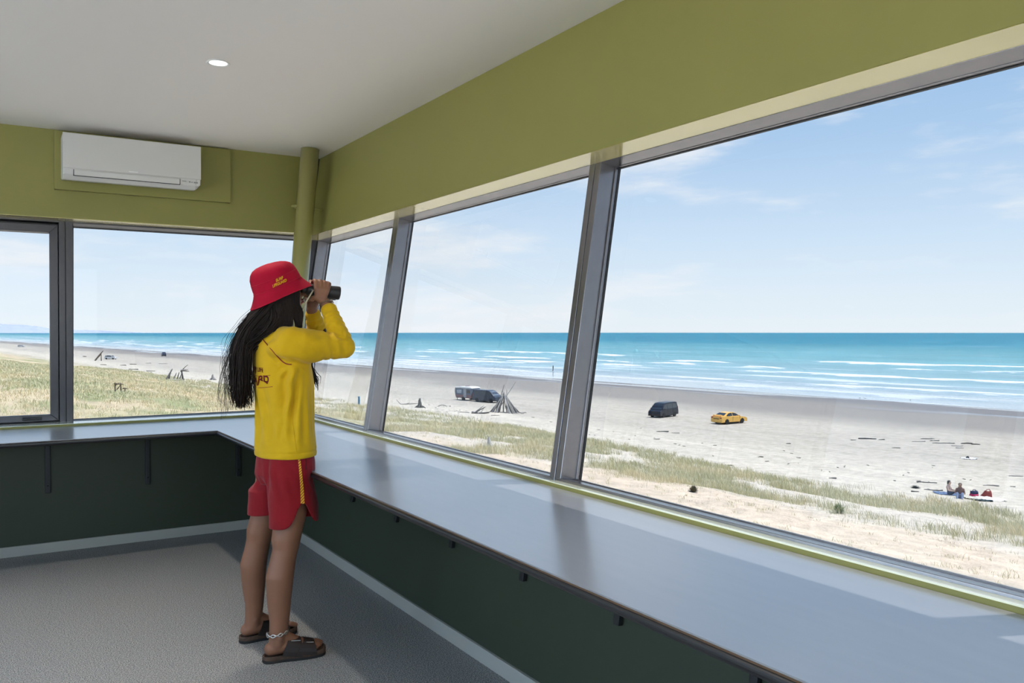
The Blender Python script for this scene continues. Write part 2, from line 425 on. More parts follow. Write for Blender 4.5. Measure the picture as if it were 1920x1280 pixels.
e.box((RX - 0.0008, YB + 0.1, -0.0085), (RX + 0.02, YL + 0.001, -0.0042))
e.build('core_line', M_PLY, wt)
e = MB()
def half_round(c0, c1, r, axis):
    q = []
    for i in range(9):
        a = -PI / 2 - PI * i / 8
        q.append((r * math.cos(a) * 0.75, r * math.sin(a)))
    q += [(0.012, r), (0.012, -r)]
    if axis == 'y':
        e.prism([(RX + a, -0.0195 + b) for a, b in q], c0, c1, ('x', 'z', 'y'))
    else:
        e.prism([(YL + a, -0.0165 + b) for a, b in q], c0, c1, ('y', 'z', 'x'))
half_round(YB + 0.1, YL, 0.0105, 'y'); half_round(XB + 0.05, RX, 0.013, 'x')
e.build('edging', M_EDGE, wt, smooth=False)

# brackets: a bar on the wall and an arm below the worktop
def bracket(loc, rz, lean, label, grp, zb):
    t = thing('shelf_bracket', label, 'bracket', loc, rz, grp)     # local +x points into the room, wall at x = 0
    zt = ZC - 0.0245; hw = 0.0155
    m = MB()
    off = lambda z: -lean * (z - zb)
    m.add([(off(z) + d, y, z - zb) for z in (zb, zt) for (d, y) in ((0.0, -hw), (0.0, hw), (0.022, hw), (0.022, -hw))],
          [(0, 1, 2, 3), (7, 6, 5, 4), (0, 4, 5, 1), (1, 5, 6, 2), (2, 6, 7, 3), (3, 7, 4, 0)])
    bar = m.build('wall_bar', M_BLACK, t, bevel=0.003)
    x1 = off(zt)
    m = MB(); m.add([(x1 + a, y, z - zb) for (a, z) in ((0.0, zt), (0.44, zt), (0.44, zt - 0.016), (0.03, zt - 0.034), (0.0, zt - 0.034)) for y in (-0.012, 0.012)],
          [(0, 2, 4, 6, 8), (9, 7, 5, 3, 1), (0, 1, 3, 2), (2, 3, 5, 4), (4, 5, 7, 6), (6, 7, 9, 8), (8, 9, 1, 0)])
    m.build('arm', M_BLACK, t, bevel=0.002)
    for zz in (zb + 0.05, zt - 0.09):
        m = MB(); m.lathe([(0.006, 0.0), (0.006, 0.004), (0.003, 0.005)], 10, (off(zz) + 0.0215, 0, zz - zb), (1, 0, 0)); m.build('screw', M_SCREW, bar)
    return t
far_lab = ['black shelf bracket under the far worktop, nearest the left edge of the photo', 'black shelf bracket under the far worktop, midway to the corner', 'black shelf bracket under the far worktop, in the dark corner behind the person']
for k, x in enumerate((0.328, 0.928, 1.535)):
    bracket((x, YW, 0.388), -PI / 2, 0.0, far_lab[k], 'brackets under the far worktop', 0.388)
sea_lab = ['bracket', 'black bracket under the sea-side worktop, first to the right of the red shorts', 'black bracket under the sea-side worktop, second from the red shorts', 'black bracket under the sea-side worktop, third from the red shorts',
           'black bracket under the sea-side worktop, fourth from the red shorts', 'black bracket under the sea-side worktop, fifth from the red shorts', 'black bracket under the sea-side worktop, nearest the bottom edge of the photo']
for k, y in enumerate((4.80, 4.165, 3.53, 2.905, 2.292, 1.675)):
    bracket((xr(0.412), y, 0.412), PI, LEAN, sea_lab[k + 1], 'brackets under the sea-side worktop', 0.412)
# small cable clip and outlet under the far worktop
tag(MB().box((0.385, YW - 0.03, 0.765), (0.425, YW, 0.788)).build('cable_clip', M_BLACK, bevel=0.004), 'small black clip under the far worktop beside the left bracket', 'clip')

# ---------------------------------------------------------------- green corner pipe
M_PIPE_P = mat('olive_pipe_enamel', (0.25, 0.235, 0.075), 0.35, coat=0.7)
pp = thing('corner_pipe', 'round olive green steel pipe leaning in the corner of the room', 'pipe', (0, 0, 0))
w_ = np.array([math.sin(YAW), math.cos(YAW), 0]); pc = np.array([1.955, 5.93, 0])
def on_w(px, py):
    d = ray(px, py); s = np.dot(w_, pc - [0, 0, EYE]) / np.dot(w_, d); return np.array([0, 0, EYE]) + s * d
q0, q1 = on_w(580.5, 292), on_w(562.5, 510)
dq = (q1 - q0) / (q1[2] - q0[2])
pt = lambda z: q0 + dq * (z - q0[2])
R_P = 0.064
MB().tube([pt(ZC + 0.001), pt(1.5), pt(ZT - 0.001)], R_P, 32, round_ends=False).build('pipe_body', M_PIPE_P, pp, smooth=True)
c = pt(2.33)
m = MB(); m.tube([c + [-0.0, 0.05, 0.01], c + [-0.02, 0.13, 0.01], c + [-0.02, 0.17, 0.01]], 0.008, 10)
m.tube([c + [0.03, 0.04, 0], c + [0.085, 0.03, -0.01], c + [0.13, 0.03, -0.015]], 0.009, 10)
m.tube([c + [-0.06, 0.0, 0.0], c + [-0.085, 0.02, -0.004]], 0.01, 10)
m.build('fixing_bolt', M_GREEN, pp, smooth=True)
m = MB()
for k in range(28):
    a = 2 * PI * k / 28
m.lathe([(R_P - 0.002, -0.012), (R_P + 0.0035, -0.012), (R_P + 0.0035, 0.012), (R_P - 0.002, 0.012)], 32, tuple(pt(0.836)), tuple(-dq))
m.build('collar', M_GREEN, pp, smooth=False)
# dark expansion joint between the two walls, behind the pipe
jt = MB()
jt.add([(xr(z) + dx, y, z) for z in (ZHL, ZT) for dx, y in ((-0.045, YW - 0.007), (0.004, YW - 0.007), (0.004, YW + 0.004), (-0.045, YW + 0.004))],
       [(0, 1, 2, 3), (7, 6, 5, 4), (0, 4, 5, 1), (1, 5, 6, 2), (2, 6, 7, 3), (3, 7, 4, 0)])
struct(jt.build('trim_1', M_FRAME_D))

# ---------------------------------------------------------------- air conditioner on its painted board
bd = thing('mounting_board', 'thin olive painted board behind the air conditioner', 'board', (0, YW, 0))
MB().box((0.375, -0.034, 2.352), (1.483, 0.0, 2.7295)).build('panel', M_GREEN, bd, bevel=0.0015)
ac = thing('air_conditioner', 'white wall-mounted air conditioner high on the green wall', 'air conditioner', (0, YW - 0.034, 0))
AX0, AX1, AZ0, AZ1 = 0.412, 1.243, 2.398, 2.692
m = MB()
prof = [(0.0, AZ1 - 0.005), (-0.165, AZ1), (-0.172, AZ1 - 0.008), (-0.172, 2.464), (-0.165, 2.425), (-0.13, AZ0), (-0.02, AZ0 + 0.012), (0.0, AZ0 + 0.02)]
m.prism(prof[:], AX0, AX1 - 0.028, ('y', 'z', 'x')); m.loft([[(x, y, max(z, zz)) for y, z in prof] for x, zz in ((AX1 - 0.028, 0), (AX1 - 0.016, AZ0 + 0.012), (AX1, AZ0 + 0.03))])
m.build('casing', M_WHITE, ac, bevel=0.005)
m = MB(); m.prism([(-0.173, AZ1 - 0.002), (-0.1795, AZ1 - 0.004), (-0.1795, 2.466), (-0.173, 2.464)], AX0 - 0.002, AX1 + 0.002, ('y', 'z', 'x')); m.build('front_panel', M_WHITE, ac, bevel=0.003)
m = MB(); m.prism([(-0.174, 2.459), (-0.1795, 2.457), (-0.1745, 2.424), (-0.166, 2.424)], AX0 + 0.062, AX1 - 0.135, ('y', 'z', 'x')); m.build('air_flap', M_WHITE, ac, bevel=0.002)
M_DG = mat('slot_grey', (0.03, 0.03, 0.03), 0.6)
m = MB(); m.box((AX0 + 0.058, -0.1755, 2.424), (AX0 + 0.062, -0.164, 2.460)); m.box((AX1 - 0.135, -0.1755, 2.424), (AX1 - 0.131, -0.164, 2.460))
m.prism([(-0.1685, 2.4235), (-0.1655, 2.4200), (-0.163, 2.4215), (-0.165, 2.4245)], AX0 + 0.058, AX1 - 0.131, ('y', 'z', 'x')); m.build('outlet_slot', M_DG, ac)
M_MK = mat('grey_print', (0.28, 0.28, 0.28), 0.5)
m = MB()
for (a, b2, c2, d2) in ((AX1 - 0.118, AX1 - 0.092, 2.4465, 2.450), (AX1 - 0.075, AX1 - 0.066, 2.442, 2.449), (AX1 - 0.058, AX1 - 0.053, 2.442, 2.447), (AX1 - 0.043, AX1 - 0.018, 2.440, 2.448)):
    m.box((a, -0.1735, c2), (b2, -0.1690, d2))
m.build('printed_marks', M_MK, ac)
m = MB(); m.box(((AX0 + AX1) / 2 - 0.035, -0.1802, 2.4735), ((AX0 + AX1) / 2 + 0.02, -0.179, 2.4795)); m.build('nameplate', mat('bright_plate', (0.88, 0.88, 0.88), 0.25), ac)

# ---------------------------------------------------------------- recessed ceiling downlights
M_LAMP = mat('lit_diffuser', (0.9, 0.9, 0.88), 0.5, emit=(1.0, 0.97, 0.93), estr=1.7)
M_TRIM = mat('white_trim', (0.8, 0.8, 0.78), 0.35)
DL = [(0.964, 4.266), (0.964, 2.05), (0.964, -0.17), (0.964, -2.4), (-1.2, 4.266), (-1.2, 2.05), (-1.2, -0.17), (-1.2, -2.4)]
LAMP_W = 88.0
for k, (x, y) in enumerate(DL):
    t = thing('downlight', 'round recessed downlight lit white in the pale ceiling' if k == 0 else 'recessed downlight behind the photographer, out of the photo', 'downlight', (x, y, ZT), 0, 'ceiling downlights')
    MB().lathe([(0.050, 0.001), (0.056, -0.004), (0.050, -0.0065), (0.043, -0.004), (0.043, 0.001)], 36).build('trim_ring', M_TRIM, t, smooth=True)
    MB().lathe([(0.0005, -0.0035), (0.043, -0.0035), (0.043, 0.0), (0.0005, 0.0)], 32).build('diffuser', M_LAMP, t)
    L = bpy.data.lights.new('downlight_lamp', 'SPOT'); L.energy = LAMP_W; L.color = (1.0, 0.93, 0.84); L.spot_size = math.radians(88); L.spot_blend = 0.6; L.shadow_soft_size = 0.04
    lo = bpy.data.objects.new('downlight_lamp', L); COL.objects.link(lo); lo.parent = t; lo.location = (0, 0, -0.012)
# ================================================================== OUTDOORS: dune, beach, sea
NV = np.array([0.9961, 0.0878]); CV = np.array([-0.0878, 0.9961])      # seaward and along-shore directions
PN = [-400, -60, 0, 10, 16, 25, 35, 45, 55, 70, 100, 140, 160, 400, 2000]; PZ = [-6, -3.6, -3.8, -4.0, -4.3, -5.4, -6.8, -8.0, -8.9, -9.5, -10.0, -10.62, -11, -14, -20]
SEA_Z = -10.66

def vnoise(x, y, seed=0):
    """smooth value noise on arrays"""
    xi = np.floor(x).astype(np.int64); yi = np.floor(y).astype(np.int64); fx = x - xi; fy = y - yi
    fx = fx * fx * (3 - 2 * fx); fy = fy * fy * (3 - 2 * fy)
    def h(a, b):
        n = (a * 374761393 + b * 668265263 + seed * 974711) & 0x7fffffff
        n = ((n ^ (n >> 13)) * 1274126177) & 0x7fffffff
        return ((n ^ (n >> 16)) & 0xffff) / 65535.0
    return (h(xi, yi) * (1 - fx) + h(xi + 1, yi) * fx) * (1 - fy) + (h(xi, yi + 1) * (1 - fx) + h(xi + 1, yi + 1) * fx) * fy
def fbm(x, y, seed=0, o=4):
    s = 0; a = 0.5; t = 0
    for k in range(o): s = s + a * vnoise(x * 2 ** k, y * 2 ** k, seed + k * 17); t += a; a *= 0.5
    return s / t
def sstep(a, b, x):
    t = np.clip((x - a) / (b - a), 0, 1); return t * t * (3 - 2 * t)
def cn_to_xy(c, n): return c * CV[0] + n * NV[0], c * CV[1] + n * NV[1]
def ground_cn(c, n):
    z = np.interp(n, PN, PZ)
    dune = sstep(62, 48, n) * sstep(4, 14, n)
    z = z + dune * (1.1 * (fbm(c / 14, n / 9, 3) - 0.5) + 0.35 * (fbm(c / 3.5, n / 3, 5) - 0.5))
    z = z + sstep(40, 55, n) * sstep(110, 70, n) * 0.22 * (fbm(c / 6, n / 4, 9, 3) - 0.5)
    return z
def ground(x, y):
    x = np.asarray(x, float); y = np.asarray(y, float)
    return ground_cn(x * CV[0] + y * CV[1], x * NV[0] + y * NV[1])
def hit(px, py):
    d = ray(px, py)
    s = np.concatenate([np.arange(12, 220, 0.05), np.arange(220, 2000, 0.5)])
    P = np.array([0, 0, EYE]) + s[:, None] * d
    g = ground(P[:, 0], P[:, 1])
    k = int(np.argmax(P[:, 2] < g))
    return Vector((P[k, 0], P[k, 1], g[k])), s[k]
# vegetation masks in along-shore / seaward metres
def veg(c, n):
    edge_o = 48.5 + 7.5 * sstep(30, 75, c) - 3 * sstep(110, 170, c) + 5.0 * (fbm(c / 7, n / 7, 21) - 0.5)
    edge_i = 33.5 - 4 * sstep(20, 50, c) * sstep(90, 60, c) - 26 * sstep(62, 95, c) + 5.0 * (fbm(c / 6, n / 6, 22) - 0.5)
    m = sstep(edge_o + 1.0, edge_o - 1.5, n) * sstep(edge_i - 3.0, edge_i + 2.5, n)
    patch = sstep(0.46, 0.63, fbm(c / 5.0, n / 4.0, 31))
    ridge = sstep(edge_o - 9, edge_o - 4, n)
    return np.clip(m * np.maximum(patch, 0.75 * ridge * sstep(0.30, 0.48, fbm(c / 4.0, n / 2.5, 33))), 0, 1)
def tan_grass(c, n):      # the dry field seen through the far windows
    return sstep(56, 80, c + 26 * sstep(27, 12, n)) * sstep(47, 41, n + 4 * (fbm(c / 9, n / 9, 41) - 0.5)) * sstep(-60, -20, n)
def mulch(c, n):
    return sstep(62, 45, c) * sstep(33.5, 31.5, n + 4 * (fbm(c / 5, n / 5, 51) - 0.5)) * sstep(22.5, 25, n + 3 * (fbm(c / 4, n / 4, 52) - 0.5))

def nonuni(parts): return np.concatenate([np.arange(a, b, s, dtype=float) for a, b, s in parts])
nn = nonuni([(-300, -60, 30), (-60, 8, 4), (8, 62, 0.5), (62, 120, 1.2), (120, 176, 3), (176, 420, 40)])
cc = nonuni([(-300, -40, 20), (-40, 0, 2), (0, 140, 0.6), (140, 300, 2), (300, 900, 12), (900, 4000, 150), (4000, 9001, 1000)])
Cg, Ng = np.meshgrid(cc, nn, indexing='ij')
Xg, Yg = cn_to_xy(Cg, Ng); Zg = ground_cn(Cg, Ng)
nr, nc_ = Cg.shape
verts = np.stack([Xg, Yg, Zg], -1).reshape(-1, 3)
ii = np.arange(nr * nc_).reshape(nr, nc_)
quads = np.stack([ii[:-1, :-1], ii[:-1, 1:], ii[1:, 1:], ii[1:, :-1]], -1).reshape(-1, 4)[:, ::-1]
me = bpy.data.meshes.new('beach_ground'); me.from_pydata(verts.tolist(), [], quads.tolist()); me.update()
me.polygons.foreach_set('use_smooth', [True] * len(me.polygons))
V_, T_, M_ = veg(Cg, Ng), tan_grass(Cg, Ng), mulch(Cg, Ng)
near = sstep(60, 30, Ng) * (1 - M_)
greenish = fbm(Cg / 16, Ng / 7, 61)
col = np.zeros((nr, nc_, 4)); col[..., 3] = 1
def mixc(base, c2, f): return base * (1 - f[..., None]) + np.array(c2) * f[..., None]
rgb = np.ones((nr, nc_, 3)) * np.array([0.565, 0.520, 0.432])
rgb = mixc(rgb, (0.43, 0.398, 0.336), sstep(62, 74, Ng) * 0.7)                                  # firmer, greyer sand
rgb = mixc(rgb, (0.57, 0.505, 0.43), near * 0.5)
rgb = mixc(rgb, (0.63, 0.52, 0.395), M_ * 0.9)                                                      # straw mulch
rgb = mixc(rgb, (0.42, 0.375, 0.25), V_ * 0.6)
rgb = mixc(rgb, (0.56, 0.46, 0.30), T_ * 0.9)
rgb = mixc(rgb, (0.25, 0.29, 0.13), T_ * sstep(0.50, 0.62, greenish) * 0.85)
col[..., :3] = np.clip(rgb, 0, 1)
at_ = me.color_attributes.new('soil', 'FLOAT_COLOR', 'POINT'); at_.data.foreach_set('color', col.reshape(-1))
def ground_mat():
    m = bpy.data.materials.new('sand_and_soil'); m.use_nodes = True; nt = m.node_tree; b = nt.nodes['Principled BSDF']; L = nt.links
    N = nt.nodes.new
    at = N('ShaderNodeAttribute'); at.attribute_name = 'soil'
    ge = N('ShaderNodeNewGeometry')
    mp = N('ShaderNodeMapping'); mp.vector_type = 'TEXTURE'; mp.inputs['Rotation'].default_value = (0, 0, math.atan2(NV[1], NV[0]))   # x' = seaward, y' = along shore
    L.new(ge.outputs['Position'], mp.inputs[0])
    sp = N('ShaderNodeSeparateXYZ'); L.new(mp.outputs[0], sp.inputs[0])
    def noise(scale, detail, vec, sc=None):
        n = N('ShaderNodeTexNoise'); n.inputs['Scale'].default_value = scale; n.inputs['Detail'].default_value = detail
        if sc:
            q = N('ShaderNodeMapping'); q.inputs['Scale'].default_value = sc; L.new(vec, q.inputs[0]); vec = q.outputs[0]
        L.new(vec, n.inputs['Vector']); return n.outputs['Fac']
    def rng(v, a, b2, c, d):
        r = N('ShaderNodeMapRange'); r.interpolation_type = 'SMOOTHSTEP'
        for k, q in zip((1, 2, 3, 4), (a, b2, c, d)): r.inputs[k].default_value = q
        L.new(v, r.inputs[0]); return r.outputs[0]
    def math_(op, a, b2):
        q = N('ShaderNodeMath'); q.operation = op
        for k, t in enumerate((a, b2)):
            if isinstance(t, (int, float)): q.inputs[k].default_value = t
            else: L.new(t, q.inputs[k])
        return q.outputs[0]
    def mixr(f, a, b2):
        q = N('ShaderNodeMix'); q.data_type = 'RGBA'
        L.new(f, q.inputs[0])
        for k, t in ((6, a), (7, b2)):
            if isinstance(t, tuple): q.inputs[k].default_value = (*t, 1)
            else: L.new(t, q.inputs[k])
        return q.outputs[2]
    # sand: ripples, tyre-churned streaks and specks
    n1 = noise(1.6, 6, mp.outputs[0]); n2 = noise(0.5, 5, mp.outputs[0], (1.0, 0.12, 1)); n3 = noise(14, 3, mp.outputs[0])
    f = math_('ADD', math_('MULTIPLY', rng(n1, 0.3, 0.7, -0.5, 0.5), 0.28), math_('MULTIPLY', rng(n2, 0.3, 0.7, -0.5, 0.5), 0.14))
    f = math_('ADD', f, math_('MULTIPLY', rng(n3, 0.3, 0.7, -0.5, 0.5), 0.30))
    sc = N('ShaderNodeVectorMath'); sc.operation = 'SCALE'; L.new(at.outputs['Color'], sc.inputs[0]); L.new(math_('ADD', f, 1.0), sc.inputs['Scale'])
    # tyre tracks running along the beach
    wv = N('ShaderNodeTexNoise'); wv.inputs['Scale'].default_value = 1; wv.inputs['Detail'].default_value = 2
    q = N('ShaderNodeMapping'); q.inputs['Scale'].default_value = (0.55, 0.014, 1); L.new(mp.outputs[0], q.inputs[0]); L.new(q.outputs[0], wv.inputs['Vector'])
    tr = rng(math_('ABSOLUTE', math_('SUBTRACT', wv.outputs['Fac'], 0.5), 0), 0.0, 0.018, 0.35, 0.0)
    tr = math_('MULTIPLY', tr, math_('MULTIPLY', rng(sp.outputs[0], 66, 76, 0, 1), rng(sp.outputs[0], 104, 96, 0, 1)))
    c1 = mixr(tr, sc.outputs[0], (0.26, 0.25, 0.23))
    # wet sand and the mirror-like swash
    wob = math_('MULTIPLY', math_('SUBTRACT', noise(0.05, 4, mp.outputs[0], (1, 0.35, 1)), 0.5), 34)
    nd = math_('ADD', sp.outputs[0], wob)
    wet = rng(nd, 92, 112, 0, 1)
    c2 = mixr(wet, c1, (0.275, 0.255, 0.228))
    sw = rng(nd, 124, 132, 0, 1)
    c3 = mixr(sw, c2, (0.20, 0.195, 0.195))
    L.new(c3, b.inputs['Base Color'])
    st = rng(noise(0.16, 4, mp.outputs[0], (1, 0.14, 1)), 0.47, 0.55, 0, 1)
    gl = math_('MULTIPLY', sw, st)
    L.new(rng(gl, 0, 1, 0.85, 0.12), b.inputs['Roughness'])
    L.new(rng(gl, 0, 1, 0.2, 0.9), b.inputs['Specular IOR Level'])
    bp = N('ShaderNodeBump'); bp.inputs['Strength'].default_value = 0.55; bp.inputs['Distance'].default_value = 0.12
    bh_ = math_('MULTIPLY', math_('ADD', math_('MULTIPLY', n1, 1.0), math_('MULTIPLY', n3, 0.35)), rng(nd, 70, 108, 1, 0.02))
    L.new(bh_, bp.inputs['Height']); L.new(bp.outputs[0], b.inputs['Normal'])
    return m
me.materials.append(ground_mat())
go = bpy.data.objects.new('beach_ground', me); COL.objects.link(go); struct(go)

# ---------------------------------------------------------------- sea with low rollers and broken surf
sn = nonuni([(126, 150, 3), (150, 420, 1.5), (420, 700, 20), (700, 2000, 200), (2000, 20001, 3000)])
sc_ = nonuni([(-6000, -400, 700), (-400, 20, 20), (20, 700, 5), (700, 1500, 40), (1500, 6000, 500), (6000, 20001, 3500)])
Cs, Ns = np.meshgrid(sc_, sn, indexing='ij'); Xs, Ys = cn_to_xy(Cs, Ns)
rows_n = [160, 173, 187, 202, 218, 240, 268, 306]; Hs = np.zeros_like(Cs)
for k, r in enumerate(rows_n):
    d = Ns - (r + 14 * (fbm(Cs / 90, Cs * 0 + k * 7.3, 70 + k) - 0.5))
    Hs += (0.2 + 0.08 * k) * np.exp(-(d / 3.2) ** 2) * sstep(0.42, 0.6, fbm(Cs / 45, Cs * 0 + k * 3.1, 80 + k))
vs = np.stack([Xs, Ys, SEA_Z + Hs], -1).reshape(-1, 3); a_, b2_ = Cs.shape; ii = np.arange(a_ * b2_).reshape(a_, b2_)
qs = np.stack([ii[:-1, :-1], ii[:-1, 1:], ii[1:, 1:], ii[1:, :-1]], -1).reshape(-1, 4)[:, ::-1]
me = bpy.data.meshes.new('sea'); me.from_pydata(vs.tolist(), [], qs.tolist()); me.update(); me.polygons.foreach_set('use_smooth', [True] * len(me.polygons))
foam = np.zeros_like(Cs)
for k, r in enumerate(rows_n):
    d = Ns - (r + 14 * (fbm(Cs / 90, Cs * 0 + k * 7.3, 70 + k) - 0.5))
    amp = sstep(0.40, 0.56, fbm(Cs / 45, Cs * 0 + k * 3.1, 80 + k))
    foam = np.maximum(foam, amp * np.where(d < 0, np.exp(-(d / (3.0 + 4.5 * vnoise(Cs / 9, Cs * 0 + k, 90)))**2), np.exp(-(d / 1.5) ** 2)))
fc = np.zeros((a_, b2_, 4)); fc[..., 0] = foam; fc[..., 3] = 1
at_ = me.color_attributes.new('surf', 'FLOAT_COLOR', 'POINT'); at_.data.foreach_set('color', fc.reshape(-1))
def sea_mat():
    m = bpy.data.materials.new('sea_water'); m.use_nodes = True; nt = m.node_tree; b = nt.nodes['Principled BSDF']; L = nt.links; N = nt.nodes.new
    ge = N('ShaderNodeNewGeometry'); mp = N('ShaderNodeMapping'); mp.vector_type = 'TEXTURE'; mp.inputs['Rotation'].default_value = (0, 0, math.atan2(NV[1], NV[0]))
    L.new(ge.outputs['Position'], mp.inputs[0]); sp = N('ShaderNodeSeparateXYZ'); L.new(mp.outputs[0], sp.inputs[0])
    r = N('ShaderNodeValToRGB'); mr = N('ShaderNodeMapRange'); mr.inputs[1].default_value = 130; mr.inputs[2].default_value = 1500
    L.new(sp.outputs[0], mr.inputs[0]); L.new(mr.outputs[0], r.inputs[0])
    e = r.color_ramp.elements; e[0].position = 0.0; e[0].color = (0.36, 0.43, 0.47, 1); e[1].position = 1.0; e[1].color = (0.026, 0.195, 0.28, 1)
    for p_, c_ in ((0.06, (0.25, 0.39, 0.425)), (0.16, (0.155, 0.35, 0.39)), (0.36, (0.09, 0.275, 0.325)), (0.52, (0.035, 0.215, 0.295))): r.color_ramp.elements.new(p_).color = (*c_, 1)
    at = N('ShaderNodeAttribute'); at.attribute_name = 'surf'; sx = N('ShaderNodeSeparateColor'); L.new(at.outputs['Color'], sx.inputs[0])
    q = N('ShaderNodeMapping'); q.inputs['Scale'].default_value = (0.42, 0.09, 1); L.new(mp.outputs[0], q.inputs[0])
    n = N('ShaderNodeTexNoise'); n.inputs['Scale'].default_value = 1; n.inputs['Detail'].default_value = 9; n.inputs['Roughness'].default_value = 0.7; L.new(q.outputs[0], n.inputs['Vector'])
    ad = N('ShaderNodeMath'); ad.operation = 'MULTIPLY_ADD'; L.new(sx.outputs[0], ad.inputs[0]); ad.inputs[1].default_value = 0.36; L.new(n.outputs['Fac'], ad.inputs[2])
    fr = N('ShaderNodeMapRange'); fr.interpolation_type = 'SMOOTHSTEP'; fr.inputs[1].default_value = 0.68; fr.inputs[2].default_value = 0.82; L.new(ad.outputs[0], fr.inputs[0])
    # lacy foam left between the lines of surf
    q2 = N('ShaderNodeMapping'); q2.inputs['Scale'].default_value = (0.16, 0.02, 1); L.new(mp.outputs[0], q2.inputs[0])
    n2 = N('ShaderNodeTexNoise'); n2.inputs['Scale'].default_value = 1; n2.inputs['Detail'].default_value = 8; n2.inputs['Roughness'].default_value = 0.65; L.new(q2.outputs[0], n2.inputs['Vector'])
    zone = N('ShaderNodeMapRange'); zone.interpolation_type = 'SMOOTHSTEP'; zone.inputs[1].default_value = 300; zone.inputs[2].default_value = 150; zone.inputs[3].default_value = 0; zone.inputs[4].default_value = 0.075; L.new(sp.outputs[0], zone.inputs[0])
    a2 = N('ShaderNodeMath'); a2.operation = 'ADD'; L.new(n2.outputs['Fac'], a2.inputs[0]); L.new(zone.outputs[0], a2.inputs[1])
    f2 = N('ShaderNodeMapRange'); f2.interpolation_type = 'SMOOTHSTEP'; f2.inputs[1].default_value = 0.57; f2.inputs[2].default_value = 0.75; f2.inputs[4].default_value = 0.75; L.new(a2.outputs[0], f2.inputs[0])
    mxf = N('ShaderNodeMath'); mxf.operation = 'MAXIMUM'; L.new(fr.outputs[0], mxf.inputs[0]); L.new(f2.outputs[0], mxf.inputs[1])
    # wind streaks
    q3 = N('ShaderNodeMapping'); q3.inputs['Scale'].default_value = (0.05, 0.012, 1); L.new(mp.outputs[0], q3.inputs[0])
    n3 = N('ShaderNodeTexNoise'); n3.inputs['Scale'].default_value = 1; n3.inputs['Detail'].default_value = 6; L.new(q3.outputs[0], n3.inputs['Vector'])
    vr = N('ShaderNodeMapRange'); vr.inputs[1].default_value = 0.3; vr.inputs[2].default_value = 0.7; vr.inputs[3].default_value = 0.86; vr.inputs[4].default_value = 1.14; L.new(n3.outputs['Fac'], vr.inputs[0])
    sc = N('ShaderNodeVectorMath'); sc.operation = 'SCALE'; L.new(r.outputs[0], sc.inputs[0]); L.new(vr.outputs[0], sc.inputs['Scale'])
    mx = N('ShaderNodeMix'); mx.data_type = 'RGBA'; L.new(mxf.outputs[0], mx.inputs[0]); L.new(sc.outputs[0], mx.inputs[6]); mx.inputs[7].default_value = (0.80, 0.83, 0.85, 1)
    L.new(mx.outputs[2], b.inputs['Base Color']); b.inputs['Specular IOR Level'].default_value = 0.12
    b.inputs['Roughness'].default_value = 0.5
    sr = N('ShaderNodeMapRange'); sr.inputs[1].default_value = 160; sr.inputs[2].default_value = 185; sr.inputs[3].default_value = 0.12; sr.inputs[4].default_value = 0.6; L.new(sp.outputs[0], sr.inputs[0]); L.new(sr.outputs[0], b.inputs['Roughness'])
    ss = N('ShaderNodeMapRange'); ss.inputs[1].default_value = 160; ss.inputs[2].default_value = 200; ss.inputs[3].default_value = 0.6; ss.inputs[4].default_value = 0.1; L.new(sp.outputs[0], ss.inputs[0]); L.new(ss.outputs[0], b.inputs['Specular IOR Level'])
    return m
me.materials.append(sea_mat()); so = bpy.data.objects.new('sea', me); COL.objects.link(so); struct(so)

# far headland
def headland():
    D = 16000
    m = MB()
    xs = np.linspace(-430, 330, 60); top = []; bot = []
    for px in xs:
        h = 20 * math.exp(-((px + 60) / 95) ** 2) + 16 * math.exp(-((px + 230) / 120) ** 2) + 7.5 * math.exp(-((px - 55) / 42) ** 2) + 5.0 * math.exp(-((px - 130) / 55) ** 2) + 2.4 * math.exp(-((px - 215) / 60) ** 2)
        h += 1.2 * (float(fbm(np.array(px / 20.0), np.array(0.0), 5)) - 0.5) * (h > 2)
        h *= max(0.0, min(1.0, (300 - px) / 80))
        d = ray(px, 623); d = d / math.hypot(d[0], d[1])
        top.append((d[0], d[1], h / FPX * D))
    vs = []; n = len(top)
    for dd, zf in ((D, 0), (D + 900, 1.0), (D + 2600, 0.75), (D + 3600, 0)):
        for (a, b2, h) in top: vs.append((a * dd, b2 * dd, -14 + h * zf + (8 if zf else -6)))
    fs = []
    for r in range(3):
        for i in range(n - 1): fs.append((r * n + i, r * n + i + 1, (r + 1) * n + i + 1, (r + 1) * n + i))
    m.add(vs, fs)
    o = m.build('headland', mat('hazy_blue_hills', (0.40, 0.46, 0.58), 0.9, var=0.05, vscale=0.004), smooth=True)  # aerial haze is put into the pale blue base colour
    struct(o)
headland()

